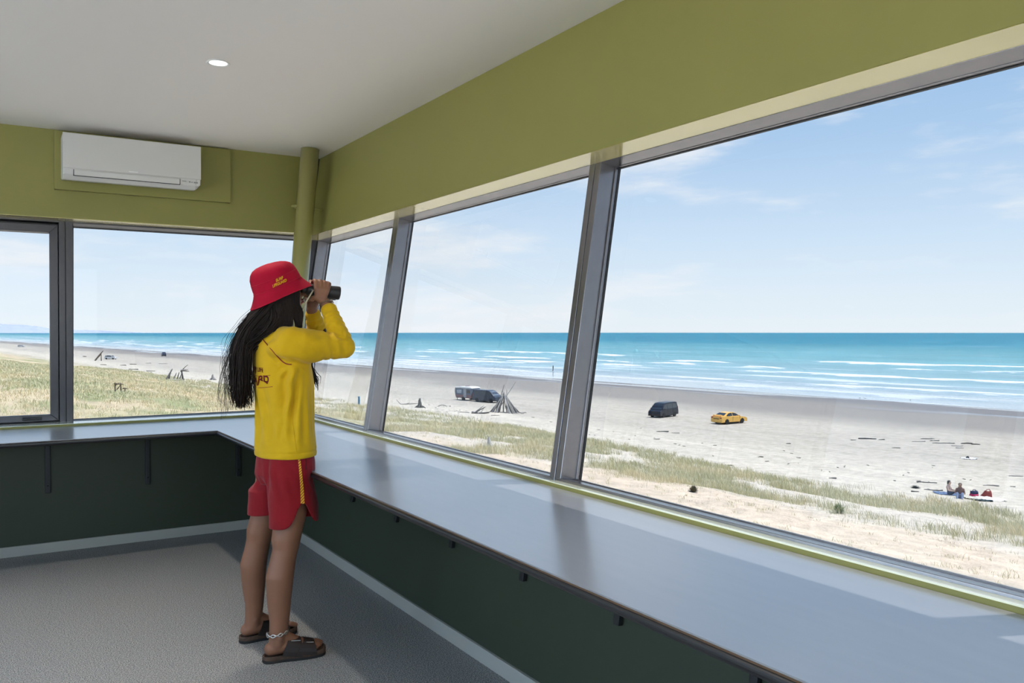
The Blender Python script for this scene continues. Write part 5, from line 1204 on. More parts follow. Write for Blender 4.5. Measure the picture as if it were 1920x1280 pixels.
def shirt_folds(co):
    x, y, z = co[:, 0], co[:, 1], co[:, 2]; s = np.zeros(len(co))
    near = (y < 0.02)
    F_ = [((.035, -.17, 1.285), (-.045, -.165, 1.10), .020, .010), ((.045, -.17, 1.27), (-.02, -.17, 1.03), .022, .010), ((.05, -.17, 1.26), (.00, -.17, .98), .016, -.006), ((.06, -.17, 1.26), (.045, -.17, .92), .018, .006),
          ((.02, -.175, 1.29), (-.085, -.13, 1.20), .016, .007), ((.01, -.175, 1.30), (-.095, -.11, 1.26), .014, .006), ((-.09, -.10, 1.33), (-.02, -.165, 1.28), .013, .005),
          ((-.03, -.165, 1.10), (-.08, -.12, .92), .025, .007), ((-.06, -.14, 1.05), (-.02, -.165, .93), .02, -.006), ((.0, -.17, 1.03), (-.06, -.15, .90), .02, .006), ((.08, -.16, 1.2), (.09, -.155, .95), .018, .005),
          ((.13, -.08, 1.25), (.13, -.09, .95), .02, .005), ((-.10, 0, 1.2), (-.09, -.08, .95), .03, .008), ((-.10, .05, 1.15), (-.10, .02, .9), .025, .006)]
    for a, b, w, d_ in F_: s += fold(co, a, b, w * .85, d_ * 2.2)
    # gathered rings round elbows and forearms
    for S_, E_, W_ in ((SH_R, EL_R, WR_R), (SH_L, EL_L, WR_L)):
        d = W_ - E_; L = np.linalg.norm(d); t = ((co - E_) @ d) / L; r = np.linalg.norm(co - E_ - np.outer(t / L, d), axis=1)
        k = sstep(.075, .05, r) * sstep(-.02, .02, t) * sstep(L * .84, L * .74, t)
        ph = t * 190 + 9 * (fbm(co[:, 0] * 26 + co[:, 2] * 14, co[:, 1] * 30, 3) - .5)
        s += k * 0.0019 * np.sin(ph)
        cuff = sstep(.07, .05, r) * np.exp(-((t - L * .775) / .006) ** 2); s -= cuff * .0025
        d2 = E_ - S_; L2 = np.linalg.norm(d2); t2 = ((co - S_) @ d2) / L2; r2 = np.linalg.norm(co - S_ - np.outer(t2 / L2, d2), axis=1)
        k2 = sstep(.11, .07, r2) * sstep(L2 * .45, L2 * .75, t2) * sstep(L2 * 1.08, L2 * .95, t2)
        s += k2 * .0030 * np.sin(t2 * 130 + 40 * (co[:, 2] - E_[2]) + 6 * fbm(co[:, 0] * 20, co[:, 1] * 20, 8))
        k3 = sstep(.12, .08, r2) * sstep(-.02, .06, t2) * sstep(L2 * .8, L2 * .5, t2)
        s += k3 * .0035 * np.sin(co[:, 2] * 75 + t2 * 28 + 5 * fbm(co[:, 0] * 12, co[:, 2] * 12, 12))
    hem = np.exp(-((z - .898 - .03 * (x - .03)) / .004) ** 2) * (z < .95); s -= hem * .0025
    s += 0.006 * (fbm(x * 14 + y * 9, z * 11, 2) - .5) * sstep(.86, .93, z)
    return s
displace(shirt, shirt_folds)
dgm = shirt.data
def bvh_of(o): return BVHTree.FromPolygons([v.co for v in o.data.vertices], [p.vertices[:] for p in o.data.polygons])
BS = bvh_of(shirt)
def on_surf(bv, p, off=0.001):
    loc, nor, i, d = bv.find_nearest(Vector(p)); return np.array(loc + nor * off), np.array(nor)
def seam(bv, pts, r, name, m_, parent, n=40, off=0.0008):
    P = [A(*p) for p in pts]; q = []
    for k in range(n):
        t = k / (n - 1) * (len(P) - 1); i = min(int(t), len(P) - 2); f = t - i
        q.append(on_surf(bv, P[i] * (1 - f) + P[i + 1] * f, off)[0])
    for _ in range(2): q = [q[0]] + [(q[i - 1] + 2 * q[i] + q[i + 1]) / 4 for i in range(1, len(q) - 1)] + [q[-1]]
    b = MB(); b.tube(q, r, 8); return b.build(name, m_, parent, smooth=True)
def at_px(px, py, yl):
    d = ray(px, py); s = (PP[1] + yl) / d[1]; return (d[0] * s - PP[0], yl, EYE + d[2] * s)
def hit_px(bv, px, py):
    d = Vector(ray(px, py)); o_ = Vector((0, 0, EYE)) - Vector(PP); l, n_, i, dd = bv.ray_cast(o_, d); return (np.array(l), np.array(n_)) if l is not None else None
def seam_px(bv, pix, r, name, m_, parent, n=46):
    pts = []
    for k in range(n):
        t = k / (n - 1) * (len(pix) - 1); i = min(int(t), len(pix) - 2); f = t - i
        h = hit_px(bv, pix[i][0] * (1 - f) + pix[i + 1][0] * f, pix[i][1] * (1 - f) + pix[i + 1][1] * f)
        if h is not None: pts.append(h[0] + h[1] * .0015)
    q = pts
    for _ in range(3): q = [q[0]] + [(q[i - 1] + 2 * q[i] + q[i + 1]) / 4 for i in range(1, len(q) - 1)] + [q[-1]]
    b = MB(); b.tube(q, r, 8); return b.build(name, m_, parent, smooth=True)
seam_px(BS, [(506, 603), (492, 608), (485, 617), (491, 634), (505, 650), (520, 667), (530, 678), (537, 682), (546, 683)], .0022, 'raglan_piping', M_PIPE, shirt)
# the same line on the far shoulder
seam(BS, [(-.04, .06, 1.44), (-.08, .09, 1.38), (-.06, .14, 1.32), (0, .17, 1.29)], .0022, 'raglan_piping', M_PIPE, shirt)
seam(BS, [(-.055, 0, 1.452), (-.03, -.06, 1.452), (.02, -.07, 1.448), (.06, -.03, 1.44), (.065, 0, 1.438), (.06, .03, 1.44), (.02, .07, 1.448), (-.03, .06, 1.452), (-.055, 0, 1.452)], .0024, 'collar_piping', M_PIPE, shirt)
seam_px(BS, [(552, 690), (549, 740), (549, 790), (556, 848)], .0011, 'side_seam', M_SHIRT, shirt)

def lettering(txt, size, conv, name, m_, parent, bold=0.0, xs=1.0):
    """flat built-in letters bent onto a surface by conv(u, v)"""
    cu = bpy.data.curves.new('letters', 'FONT'); cu.body = txt; cu.size = size; cu.align_x = 'CENTER'; cu.align_y = 'CENTER'; cu.offset = bold; cu.resolution_u = 4; cu.fill_mode = 'FRONT'; cu.space_line = 0.86
    to = bpy.data.objects.new('letters', cu); COL.objects.link(to); bpy.context.view_layer.update()
    me = bpy.data.meshes.new_from_object(to.evaluated_get(bpy.context.evaluated_depsgraph_get())); bpy.data.objects.remove(to)
    bm = bmesh.new(); bm.from_mesh(me)
    bmesh.ops.triangulate(bm, faces=bm.faces)
    bmesh.ops.subdivide_edges(bm, edges=[e for e in bm.edges if e.calc_length() > size * .12], cuts=2)
    for v in bm.verts:
        p, n_ = conv(v.co.x * xs, v.co.y); v.co = Vector(p)
    bmesh.ops.recalc_face_normals(bm, faces=bm.faces)
    ret = bmesh.ops.extrude_face_region(bm, geom=list(bm.faces)); 
    for v in [g for g in ret['geom'] if isinstance(g, bmesh.types.BMVert)]: v.co += v.normal * 0.0 
    me2 = bpy.data.meshes.new(name); bm.to_mesh(me2); bm.free(); me2.materials.append(m_)
    o = bpy.data.objects.new(name, me2); COL.objects.link(o); o.parent = parent; return o
# print on the back of the shirt, its left half under the hair
def back_conv(u, v):
    th = (u - 0.005) / .14          # around the back, towards the near side
    p = (.03 - .20 * math.cos(th), -.24 * math.sin(th), 1.232 + v)
    loc, n_ = on_surf(BS, p, .0012); return loc, n_
lettering('SURF LIFE', .030, lambda u, v: back_conv(u + .010, v + .026), 'back_print', M_PIPE, shirt, .0008, .80)
lettering('GUARD', .050, lambda u, v: back_conv(u + .010, v - .018), 'back_print', M_PIPE, shirt, .0022, .95)
seam(BS, [back_conv(u, .005)[0] for u in (-.08, -.03, .03, .10)], .0010, 'print_rule', M_PIPE, shirt, 20)
seam(BS, [back_conv(u, -.045)[0] for u in (-.08, -.03, .03, .105)], .0012, 'print_rule', M_PIPE, shirt, 20)

# ---- red shorts
m = MB()
m.loft([ell(c, a, b, 32, t_) for c, a, b, t_ in (((.036, 0, .745), .095, .155, 0), ((.038, 0, .79), .118, .170, 0), ((.039, 0, .85), .116, .168, 0), ((.039, 0, .92), .106, .156, 0), ((.039, 0, .94), .104, .154, 0))])
LEGS = ((HIP_R, KN_R, -1, .583, .048), (HIP_L, KN_L, 1, .607, .012))
for H_, K_, sg, z1, cx in LEGS:
    m.loft([ell(c, a, b, 32) for c, a, b in (((cx - .003, .108 * sg, z1 - .045), .112, .095), ((cx - .003, .108 * sg, z1 + .02), .112, .094), ((cx - .006, .103 * sg, z1 + .10), .108, .092), ((.036, .092 * sg, .75), .102, .088), ((.035, .08 * sg, .82), .098, .082), ((.035, .07 * sg, .87), .09, .075))])
shorts = m.build('shorts', M_RED, person); remesh(shorts, 0.0045, 5, 0.5)
def shorts_folds(co):
    x, y, z = co[:, 0], co[:, 1], co[:, 2]; s = np.zeros(len(co))
    for a, b, w, d_ in (((-.06, -.04, .86), (-.04, -.07, .62), .016, .007), ((-.07, 0, .80), (-.03, -.03, .62), .018, -.008), ((-.07, -.10, .86), (-.03, -.15, .70), .018, .006), ((-.03, -.16, .80), (.03, -.17, .64), .016, .005), ((.07, -.16, .84), (.12, -.12, .66), .014, .005), ((.09, -.15, .80), (.13, -.08, .62), .014, -.005), ((-.04, -.15, .66), (.05, -.16, .62), .012, .004), ((-.07, .06, .82), (-.06, .10, .64), .018, .007)): s += fold(co, a, b, w, d_)
    s += .006 * (fbm(x * 16 + y * 12, z * 12, 5) - .5)
    return s
displace(shorts, shorts_folds)
BSH = bvh_of(shorts)
def trim_hem():
    h = hit_px(BSH, 568.5, 946)[0]
    def hem(x, y):
        sg = -1 if y < 0 else 1; cx, z1 = (LEGS[0][4], LEGS[0][3]) if sg < 0 else (LEGS[1][4], LEGS[1][3])
        w = math.atan2(sg * (y - .106 * sg), x - cx)
        w0 = math.atan2(-(h[1] + .106), h[0] - LEGS[0][4]) if sg < 0 else PI / 2
        top = (h[2] - z1 + .004) if sg < 0 else .08
        return z1 + top * math.exp(-abs((w - w0) / .46) ** 2.4) + .010 * math.cos(w)
    bm = bmesh.new(); bm.from_mesh(shorts.data)
    bmesh.ops.delete(bm, geom=[v for v in bm.verts if v.co.z < .72 and v.co.z < hem(v.co.x, v.co.y) - .0022], context='VERTS')
    for it in range(3):
        for v in bm.verts:
            if v.is_boundary and v.co.z < .72: v.co.z = hem(v.co.x, v.co.y)
    bm.to_mesh(shorts.data); bm.free()
    so_ = shorts.modifiers.new('cloth', 'SOLIDIFY'); so_.thickness = .004; so_.offset = -1.0
    bake(shorts); shorts.data.polygons.foreach_set('use_smooth', [True] * len(shorts.data.polygons))
trim_hem()
def strip_px(bv, pix, w, name, m_, parent, n=40, off=.0012):
    L_, R_ = [], []
    for k in range(n):
        t = k / (n - 1) * (len(pix) - 1); i = min(int(t), len(pix) - 2); f = t - i
        x = pix[i][0] * (1 - f) + pix[i + 1][0] * f; y = pix[i][1] * (1 - f) + pix[i + 1][1] * f; ww = w[0] * (1 - k / (n - 1)) + w[1] * k / (n - 1)
        a, b = hit_px(bv, x - ww / 2, y), hit_px(bv, x + ww / 2, y)
        if a is None or b is None: continue
        L_.append((a[0] + a[1] * off, a[0] - a[1] * .001)); R_.append((b[0] + b[1] * off, b[0] - b[1] * .001))
    q = MB(); rings = [[l[0], r[0], r[1], l[1]] for l, r in zip(L_, R_)]; q.loft(rings); return q.build(name, m_, parent)
def stripe_mat():
    m_ = mat('braided_yellow', (0.80, 0.46, 0.02), 0.7); nt = m_.node_tree; b = nt.nodes['Principled BSDF']
    tc = nt.nodes.new('ShaderNodeTexCoord'); mp = nt.nodes.new('ShaderNodeMapping'); mp.inputs['Rotation'].default_value = (0, 0.7, 0); nt.links.new(tc.outputs['Object'], mp.inputs[0])
    w_ = nt.nodes.new('ShaderNodeTexWave'); w_.wave_type = 'BANDS'; w_.bands_direction = 'Z'; w_.inputs['Scale'].default_value = 34; nt.links.new(mp.outputs[0], w_.inputs['Vector'])
    r = nt.nodes.new('ShaderNodeValToRGB'); e = r.color_ramp.elements; e[0].position = .25; e[0].color = (.30, .06, .01, 1); e[1].position = .5; e[1].color = (.82, .47, .02, 1); nt.links.new(w_.outputs['Fac'], r.inputs[0]); nt.links.new(r.outputs[0], b.inputs['Base Color']); return m_
strip_px(BSH, [(560, 852), (563, 880), (566, 915), (567.5, 944)], (3.5, 7.0), 'side_stripe', stripe_mat(), shorts)
seam_px(BSH, [(572, 856), (574, 868), (573, 880)], .0014, 'pocket_slit', mat('dark_slit', (0.05, 0.0, 0.0), 0.8), shorts, 14)
# little grey label print near the waist
def lab_conv(u, v):
    a = hit_px(BSH, 520 + u * 420, 859 - v * 420 + u * 20)
    return (a[0] + a[1] * .001, a[1]) if a is not None else (A(0, -.16, .87), A(0, -1, 0))
lettering('SURF\nLIFE', .011, lab_conv, 'label_print', mat('grey_thread', (0.25, 0.14, 0.14), 0.7), shorts, .0003)

# ---- sandals: sole, cork footbed, two straps with buckles each
def sandal(T, side, lab):
    ol = []
    out = [(-.068, .0), (-.060, .022), (-.035, .033), (.02, .034), (.08, .042), (.13, .050), (.17, .046), (.198, .030), (.206, .005), (.200, -.022), (.180, -.040), (.13, -.047), (.07, -.042), (.02, -.034), (-.035, -.033), (-.060, -.022)]
    pts = []
    n = len(out)
    for k in range(n):      # smooth closed outline
        p0, p1, p2, p3 = [A(*out[(k + j - 1) % n], 0) for j in range(4)]
        for f in (0, .25, .5, .75): pts.append(.5 * (2 * p1 + (p2 - p0) * f + (2 * p0 - 5 * p1 + 4 * p2 - p3) * f * f + (3 * p1 - p0 - 3 * p2 + p3) * f ** 3))
    ring = lambda s_, z, zf=0: [tuple(T(p[0] * s_ + .07 * (1 - s_), p[1] * s_ * -side, z + (zf * max(0, p[0] - .17) / .03))) for p in pts]
    sd = empty('sandal', parent=person); sd['label'] = lab
    b = MB(); b.loft([ring(.985, .0005), ring(1.0, .004), ring(1.0, .011), ring(.99, .012)]); b.build('sole', M_SOLE, sd)
    b = MB(); b.loft([ring(.98, .012), ring(1.0, .016), ring(1.0, .026, .004), ring(.985, .031, .006), ring(.955, .0305, .006), ring(.92, .026)]); b.build('footbed', M_CORK, sd, smooth=False)
    for (x0, x1, hgt) in ((.045, .095, .094), (.108, .152, .074)):
        b = MB(); rows = []
        for q in range(13):
            w = -PI * .04 + PI * 1.08 * q / 12; yy = math.cos(w) * (.046 if x0 > .1 else .042) * side; zz = .026 + max(0, math.sin(w)) * (hgt - .026) - (0.006 if math.sin(w) < 0 else 0)
            fl = .012 * (1 - math.sin(max(0, w)))
            oy, oz = math.cos(w) * .0035 * side, math.sin(w) * .0035
            slope = (.012 if x0 < .1 else .008)
            rows.append([tuple(T(x0 - fl * 3.0, yy, zz + slope)), tuple(T(x1 + fl * .6, yy, zz - slope * .6)), tuple(T(x1 + fl * .6, yy + oy, zz + oz - slope * .6)), tuple(T(x0 - fl * 3.0, yy + oy, zz + oz + slope))])
        b.loft(rows); st = b.build('strap', M_LEA, sd)
        b = MB(); wq = PI * .30; yy = math.cos(wq) * .05 * -1; 
        for o_ in (0.0,):
            zq = .026 + math.sin(wq) * (hgt - .026) + .006 - o_ * .55; yq = (math.cos(wq) * .045 + .002 + o_ * .55)
            b.tube([T(x0 + .006, yq, zq), T(x1 - .006, yq, zq - .004)] if side > 0 else [T(x0 + .006, -yq, zq), T(x1 - .006, -yq, zq - .004)], .0017, 7)
        b.build('buckle', M_SILV, st)
    return sd
sandal(TR, -1, 'right dark brown two-strap sandal'); sandal(TL, 1, 'left dark brown two-strap sandal')
# anklet and bracelet
b = MB()
for q in range(2):
    pts = [AN_R + A(-.004 + .0445 * math.cos(w), .0445 * math.sin(w), .004 + .006 * q + .0035 * math.sin(9 * w + q * PI) + .006 * math.cos(w + .5)) for w in np.linspace(0, 2 * PI, 60)]
    b.tube(pts, .0026, 7)
b.build('anklet', M_SILV, person, smooth=True)
dv = (WR_R - EL_R) / np.linalg.norm(WR_R - EL_R); e1 = np.cross(dv, [0, 1, 0]); e1 /= np.linalg.norm(e1); e2 = np.cross(dv, e1)
b = MB()
for q in range(3): b.tube([WR_R + dv * (-.002 + .004 * q) + .0305 * (math.cos(w) * e1 + math.sin(w) * e2) + dv * .003 * math.sin(2 * w + q) for w in np.linspace(0, 2 * PI, 40)], .0018, 6)
b.build('bracelet', mat('woven_bracelet', (0.16, 0.10, 0.06), 0.7, var=0.4, vscale=200), person, smooth=True)

# ---- bucket hat
HC = A(0.004, 0, 1.640); ta = math.radians(24); hax = A(-math.sin(ta), 0, math.cos(ta)); hfx = A(math.cos(ta), 0, math.sin(ta)); hly = A(0, 1, 0)
def hat_pt(r, w, z, sq=.94): return HC + hfx * r * math.cos(w) + hly * r * sq * math.sin(w) + hax * z
prof = [(.001, .1040), (.030, .1030), (.055, .0990), (.076, .0910), (.091, .0780), (.1015, .058), (.1075, .032), (.1105, .010), (.111, .0), (.1115, -.003), (.120, -.018), (.133, -.036), (.146, -.052), (.1475, -.0545), (.145, -.054), (.131, -.0375), (.118, -.020), (.1085, -.004), (.107, .010), (.104, .032), (.098, .056), (.088, .074), (.073, .087), (.053, .095), (.001, .100)]
NH = 96; rings = []
for i, (r, z) in enumerate(prof):
    ring = []
    for k in range(NH):
        w = 2 * PI * k / NH
        soft = sstep(.02, .09, np.array(z)) * 1.0; br = sstep(0, -.05, np.array(z))
        dr = float(.004 * (fbm(np.array(math.cos(w) * 2.2 + 5), np.array(math.sin(w) * 2.2 + z * 22), 3, 3) - .5) * (1 + 2 * soft) + br * (.006 * math.sin(2 * w + .6) + .003 * math.sin(5 * w)))
        dz = float(.010 * soft * (fbm(np.array(math.cos(w) * r * 16 + 9), np.array(math.sin(w) * r * 16), 7, 2) - .55) - br * .006 * math.cos(2 * w) - .006 * soft * max(0, math.cos(w - .2)) ** 3)
        ring.append(tuple(hat_pt(r + dr * min(1, r / .05), w, z + dz)))
    rings.append(ring)
b = MB(); b.loft(rings); hat = b.build('bucket_hat', M_HAT, person, smooth=True); hat['label'] = 'red bucket hat with yellow lettering'
BH = bvh_of(hat)
b = MB()
for (r, z) in ((.1035, .0365), (.1125, -.0015), (.1475, -.0535)):
    pts = [on_surf(BH, hat_pt(r + .004, w, z), .0003)[0] for w in np.linspace(0, 2 * PI, 80)]
    b.tube(pts, .0011, 6)
b.build('stitched_seam', mat('darker_red_seam', (0.38, 0.005, 0.02), 0.85), hat, smooth=True)
def hat_conv(u, v):
    a = hit_px(BH, 523.8 + (u * math.cos(.43) - v * math.sin(.43) * -0.0) * 415 - v * -math.sin(.43) * -415 * 0 + v * -60, 527.5 - u * math.sin(.43) * 415 - v * 400)
    return (a[0] + a[1] * .0012, a[1]) if a is not None else (HC + A(0, -.11, 0), A(0, -1, 0))
lettering('SURF', .0185, lambda u, v: hat_conv(u + .002, v + .0095), 'hat_lettering', M_YEL, hat, .0009, .85)
lettering('LIFEGUARD', .0185, lambda u, v: hat_conv(u, v - .0085), 'hat_lettering', M_YEL, hat, .0009, .72)

# ---- hair: a body of hair plus many fine locks
rgh = np.random.default_rng(21)
b = MB()
b.tube([(-.015, 0, 1.585), (-.045, .005, 1.54), (-.088, .024, 1.47), (-.130, .044, 1.39), (-.146, .056, 1.29), (-.144, .062, 1.21), (-.136, .064, 1.16)], [.055, .050, .038, .033, .032, .028, .015], 20, flat=1.2, up=(1, 0, 0))
b.tube([hd(-.02, -.038, .02), hd(-.005, -.044, -.03), hd(.000, -.044, -.08), (.005, -.050, 1.450)], [.042, .038, .034, .028], 18)
b.tube([hd(-.02, .040, .02), hd(-.005, .052, -.03), hd(.005, .056, -.08), (.02, .080, 1.45)], [.045, .042, .036, .018], 18)
hair_core = b
def lock(pts, r0, wav, seed, n=16):
    rg = np.random.default_rng(seed); P = [A(*p) for p in pts]; out_ = []
    ph, fr = rg.uniform(0, 6.28), rg.uniform(2.2, 4.2); d1 = rg.normal(0, 1, 3); d1 /= np.linalg.norm(d1)
    for k in range(n):
        t = k / (n - 1) * (len(P) - 1); i = min(int(t), len(P) - 2); f = t - i
        p0, p1, p2, p3 = P[max(i - 1, 0)], P[i], P[i + 1], P[min(i + 2, len(P) - 1)]
        q = .5 * (2 * p1 + (p2 - p0) * f + (2 * p0 - 5 * p1 + 4 * p2 - p3) * f * f + (3 * p1 - p0 - 3 * p2 + p3) * f ** 3)
        s_ = k / (n - 1); out_.append(q + d1 * wav * s_ * math.sin(ph + fr * 6.28 * s_) )
    b.tube(out_, [r0 * (1.0 - .75 * (k / (n - 1)) ** 2) for k in range(n)], 5, round_ends=False)
for k in range(620):        # back fall
    u, v = rgh.normal(0, 1), rgh.normal(0, 1)
    u, v = max(-2.0, min(2.0, u)), max(-2.0, min(2.0, v)); L = rgh.uniform(-.035, .045)
    lock([(-.005 + .022 * u, .034 * v, 1.592), (-.040 + .020 * u, .004 + .040 * v, 1.535), (-.098 + .019 * u, .026 + .032 * v, 1.46), (-.137 + .017 * u, .046 + .028 * v, 1.38), (-.145 + .019 * u, .050 + .029 * v, 1.28), (-.143 + .020 * u, .055 + .029 * v, 1.19), (-.137 + .020 * u + rgh.normal(0, .006), .064 + .028 * v, 1.12 + L)], rgh.uniform(.0020, .0042), rgh.uniform(.004, .015), 1000 + k)
for sg in (-1, 1):          # side falls framing the face
    for k in range(420):
        a = rgh.uniform(-.085, .066) if k < 200 else rgh.uniform(-.065, .035); h_ = rgh.uniform(0, .014); e_ = rgh.uniform(-.02, .02)
        yq = math.sqrt(max(.25, 1 - (a / .105) ** 2)) if a < 0 else 1.0
        p0 = hd(a * .8, sg * (.062 + h_ * .6) * yq, .035); p1 = hd(a, sg * (.077 + h_ * .8) * yq, .0); p2 = hd(a * .85 - .004, sg * (.080 + h_) * yq, -.055)
        if a > .015: p3, p4 = hd(a * .9 + .002, sg * (.072 + h_ * .6), -.105), A(.070 + a * .25 + e_ * .4, sg * (.072 + h_), 1.444 + e_ * .35)
        elif a > -.062: p3, p4 = hd(a * .95, sg * (.074 + h_ * .7), -.11), A(.018 + a * 1.25 + e_ * .6, sg * (.080 + h_), 1.436 + e_ * .4)
        else: p3, p4 = hd(a * .8 - .03, sg * (.070 + h_ * .7) * yq, -.10), A(-.095 + a * .35, .02 + sg * (.040 + h_), 1.415 + e_)
        lock([p0, p1, p2, p3, p4], rgh.uniform(.003, .0052), rgh.uniform(.001, .004), 3000 + k + 500 * (sg > 0))
for sg in (-1, 1):          # hair from the sides swept back into the fall
    for k in range(110):
        u, v, w = rgh.normal(0, .012, 3); t = rgh.uniform(.008, .05)
        lock([hd(-.055 + t + u, sg * .052, .02), (-.040 + t + u, sg * (.072 + v * .5), 1.535 + w), (-.050 + t + u, sg * (.072 + v * .6), 1.475 + w), (-.082 + t * .6 + u, .006 + sg * (.056 + v), 1.425 + w), (-.125 + t * .3 + u, .028 + sg * .030 + v, 1.375 + w), (-.148 + u, .045 + sg * .014 + v, 1.31 + w)], rgh.uniform(.0026, .0044), rgh.uniform(.001, .005), 9000 + k + 500 * (sg > 0))
for k in range(110):        # lock lying over the far shoulder, down the front
    e_ = rgh.normal(0, .016, 2); L = rgh.uniform(-.03, .03)
    lock([hd(.02, .075, -.05), (.06 + e_[0] * .5, .105 + e_[1] * .5, 1.45), (.125 + e_[0], .115 + e_[1], 1.38), (.165 + e_[0], .12 + e_[1], 1.30), (.190 + e_[0], .118 + e_[1], 1.235), (.205 + e_[0] * 1.1, .11 + e_[1], 1.18 + L)], rgh.uniform(.003, .0048), rgh.uniform(.004, .010), 5000 + k)
for k in range(60):         # loose flyaways on the window side of the back
    u = rgh.uniform(0, 1); out_ = rgh.uniform(.02, .075)
    z0 = 1.50 - .22 * u
    lock([(-.09 - .05 * u, .03, z0 + .05), (-.125 - .05 * u - out_ * .5, .05, z0 - .02), (-.155 - .02 * u - out_, .07, z0 - .12 * (1 + u)), (-.165 - out_ * .55, .07, max(1.10, z0 - .30))], .00075, .012, 7000 + k)
hair = b.build('hair', M_HAIR, person, smooth=True)

# ---- binoculars (held, so a thing of their own)
bn = thing('binoculars', 'black binoculars held to the eyes in both hands', 'binoculars', PP)
M_RUB = mat('black_rubber_armour', (0.014, 0.014, 0.015), 0.5, bump=0.1, bscale=700); M_LENS = mat('coated_lens', (0.03, 0.015, 0.05), 0.05, spec=0.9)
for sd in (-1, 1):
    b = MB(); o_ = Bp(0, sd, 0, 0)
    b.lathe([(.021, .018), (.024, .022), (.0245, .05), (.0265, .062), (.0285, .075), (.0285, .100), (.0290, .120), (.0305, .150), (.0310, .166), (.0300, .171), (.0265, .171), (.0265, .160), (.001, .160)], 32, tuple(o_), tuple(bx)); br_ = b.build('barrel', M_RUB, bn, smooth=True)
    b = MB(); b.lathe([(.001, .161), (.0255, .162), (.0255, .160), (.001, .159)], 24, tuple(o_), tuple(bx)); b.build('objective_lens', M_LENS, br_)
    b = MB(); b.lathe([(.001, .004), (.012, .004), (.0125, -.002), (.0185, -.003), (.0205, .002), (.0205, .014), (.0195, .016), (.0200, .019), (.001, .02)], 24, tuple(o_), tuple(bx)); b.build('eyepiece', M_RUB, br_, smooth=False)
    b = MB(); c_ = Bp(.045, sd, .027, -.004); b.tube([c_ - bx * .006, c_ + by * sd * .004, c_ + bx * .006], .0022, 8); b.build('strap_lug', M_SILV, br_)
b = MB(); b.loft([[tuple(Bp(t, 1, -IPD + x, z)) for x, z in ((-.018, -.011), (.018, -.011), (.018, .011), (-.018, .011))] for t in (.045, .11)]); b.build('bridge', M_RUB, bn, bevel=.003)
b = MB(); b.lathe([(.001, .042), (.010, .042), (.011, .045), (.011, .066), (.010, .069), (.001, .069)], 20, tuple(Bp(0, 1, -IPD, .013)), tuple(bx)); b.build('focus_wheel', M_RUB, bn)
M_STRAP = mat('pale_webbing', (0.55, 0.50, 0.36), 0.8)
b = MB()
for sd in (-1, 1):
    p0 = Bp(.045, sd, .028, -.006)
    b.tube([p0, p0 + A(-.028, -.002 * sd, -.045), A(.098, .052 * sd, 1.510), A(.092, .050 * sd, 1.455), A(.05, .056 * sd, 1.452), A(.0, .060 * sd, 1.458), A(-.045, .04 * sd, 1.462), A(-.056, .0, 1.462)], .0036, 8, flat=.35)
b.build('neck_strap', M_STRAP, bn, smooth=True)
b = MB(); q0 = A(*at_px(614, 621, .02)); b.tube([Bp(.15, 1, -.01, -.03), A(q0[0] + .01, .03, 1.53), q0 + A(.004, 0, .03)], .0012, 6); b.lathe([(.001, -.006), (.021, -.006), (.022, -.004), (.022, .005), (.001, .006)], 20, tuple(q0 + A(0, 0, -.005)), (.5, -.55, .6)); b.build('lens_cap', M_RUB, bn)
# ================================================================== LIGHT, SKY, CAMERA
W = bpy.data.worlds.new('daylight'); SC.world = W; W.use_nodes = True; nt = W.node_tree; nt.nodes.clear(); L = nt.links; N = nt.nodes.new
out = N('ShaderNodeOutputWorld'); bg = N('ShaderNodeBackground'); L.new(bg.outputs[0], out.inputs[0])
tc = N('ShaderNodeTexCoord'); sx = N('ShaderNodeSeparateXYZ'); L.new(tc.outputs['Generated'], sx.inputs[0])
mr = N('ShaderNodeMapRange'); mr.inputs[1].default_value = -0.02; mr.inputs[2].default_value = 0.98; L.new(sx.outputs[2], mr.inputs[0])
r = N('ShaderNodeValToRGB'); L.new(mr.outputs[0], r.inputs[0]); e = r.color_ramp.elements
SKY = [(0.0, (0.72, 0.82, 0.90)), (0.022, (0.82, 0.90, 0.955)), (0.06, (0.76, 0.87, 0.965)), (0.12, (0.635, 0.79, 0.955)), (0.22, (0.44, 0.63, 0.88)), (0.34, (0.30, 0.505, 0.79)), (0.6, (0.24, 0.44, 0.78)), (1.0, (0.17, 0.34, 0.68))]
e[0].position = SKY[0][0]; e[0].color = (*SKY[0][1], 1); e[1].position = 1.0; e[1].color = (*SKY[-1][1], 1)
for p_, c_ in SKY[1:-1]: r.color_ramp.elements.new(p_).color = (*c_, 1)
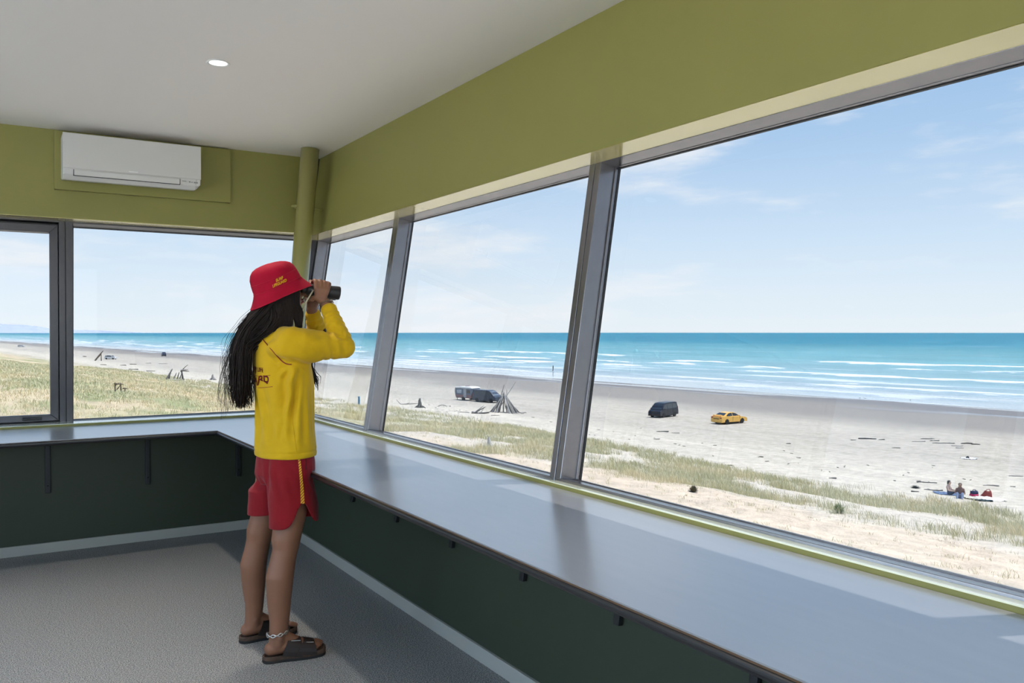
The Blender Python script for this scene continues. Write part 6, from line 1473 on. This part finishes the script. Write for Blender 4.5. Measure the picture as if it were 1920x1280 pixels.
# thin streaky cloud, flattened towards the horizon
mp = N('ShaderNodeMapping'); mp.inputs['Scale'].default_value = (2.2, 2.2, 11); L.new(tc.outputs['Generated'], mp.inputs[0])
n = N('ShaderNodeTexNoise'); n.inputs['Scale'].default_value = 1.6; n.inputs['Detail'].default_value = 7; n.inputs['Roughness'].default_value = 0.6; L.new(mp.outputs[0], n.inputs['Vector'])
cr = N('ShaderNodeMapRange'); cr.interpolation_type = 'SMOOTHSTEP'; cr.inputs[1].default_value = 0.48; cr.inputs[2].default_value = 0.70; cr.inputs[4].default_value = 0.75; L.new(n.outputs['Fac'], cr.inputs[0])
mx = N('ShaderNodeMix'); mx.data_type = 'RGBA'; L.new(cr.outputs[0], mx.inputs[0]); L.new(r.outputs[0], mx.inputs[6]); mx.inputs[7].default_value = (0.92, 0.94, 0.97, 1)
L.new(mx.outputs[2], bg.inputs['Color']); bg.inputs['Strength'].default_value = SKY_STR = 6.9
sun = bpy.data.lights.new('sun', 'SUN'); sun.energy = 28.8; sun.angle = math.radians(0.6); sun.color = (1.0, 0.965, 0.91)
so = bpy.data.objects.new('sun', sun); COL.objects.link(so)
so.rotation_euler = Vector((0.556, -0.15, 1.302)).to_track_quat('Z', 'Y').to_euler(); so.location = (20, -5, 40)

cam = bpy.data.cameras.new('camera'); co = bpy.data.objects.new('camera', cam); COL.objects.link(co); SC.camera = co
cam.sensor_width = 36.0; cam.sensor_fit = 'HORIZONTAL'; cam.lens = FPX / 1920 * 36.0; cam.clip_start = 0.05; cam.clip_end = 60000
fwd = Vector((math.sin(YAW) * math.cos(PITCH), math.cos(YAW) * math.cos(PITCH), math.sin(PITCH)))
co.location = (0, 0, EYE); co.rotation_euler = fwd.to_track_quat('-Z', 'Y').to_euler()

vs = SC.view_settings; SC.display_settings.display_device = 'sRGB'; vs.view_transform = 'Standard'; vs.look = 'None'; vs.exposure = 0.0; vs.gamma = 1.0; vs.use_curve_mapping = False
cy = SC.cycles; cy.use_denoising = True; cy.max_bounces = 10; cy.diffuse_bounces = 6; cy.glossy_bounces = 4; cy.transparent_max_bounces = 16; cy.transmission_bounces = 4
cy.sample_clamp_indirect = 4.0; cy.caustics_reflective = False; cy.caustics_refractive = False
try: cy.denoising_input_passes = 'RGB_ALBEDO_NORMAL'
except Exception: pass
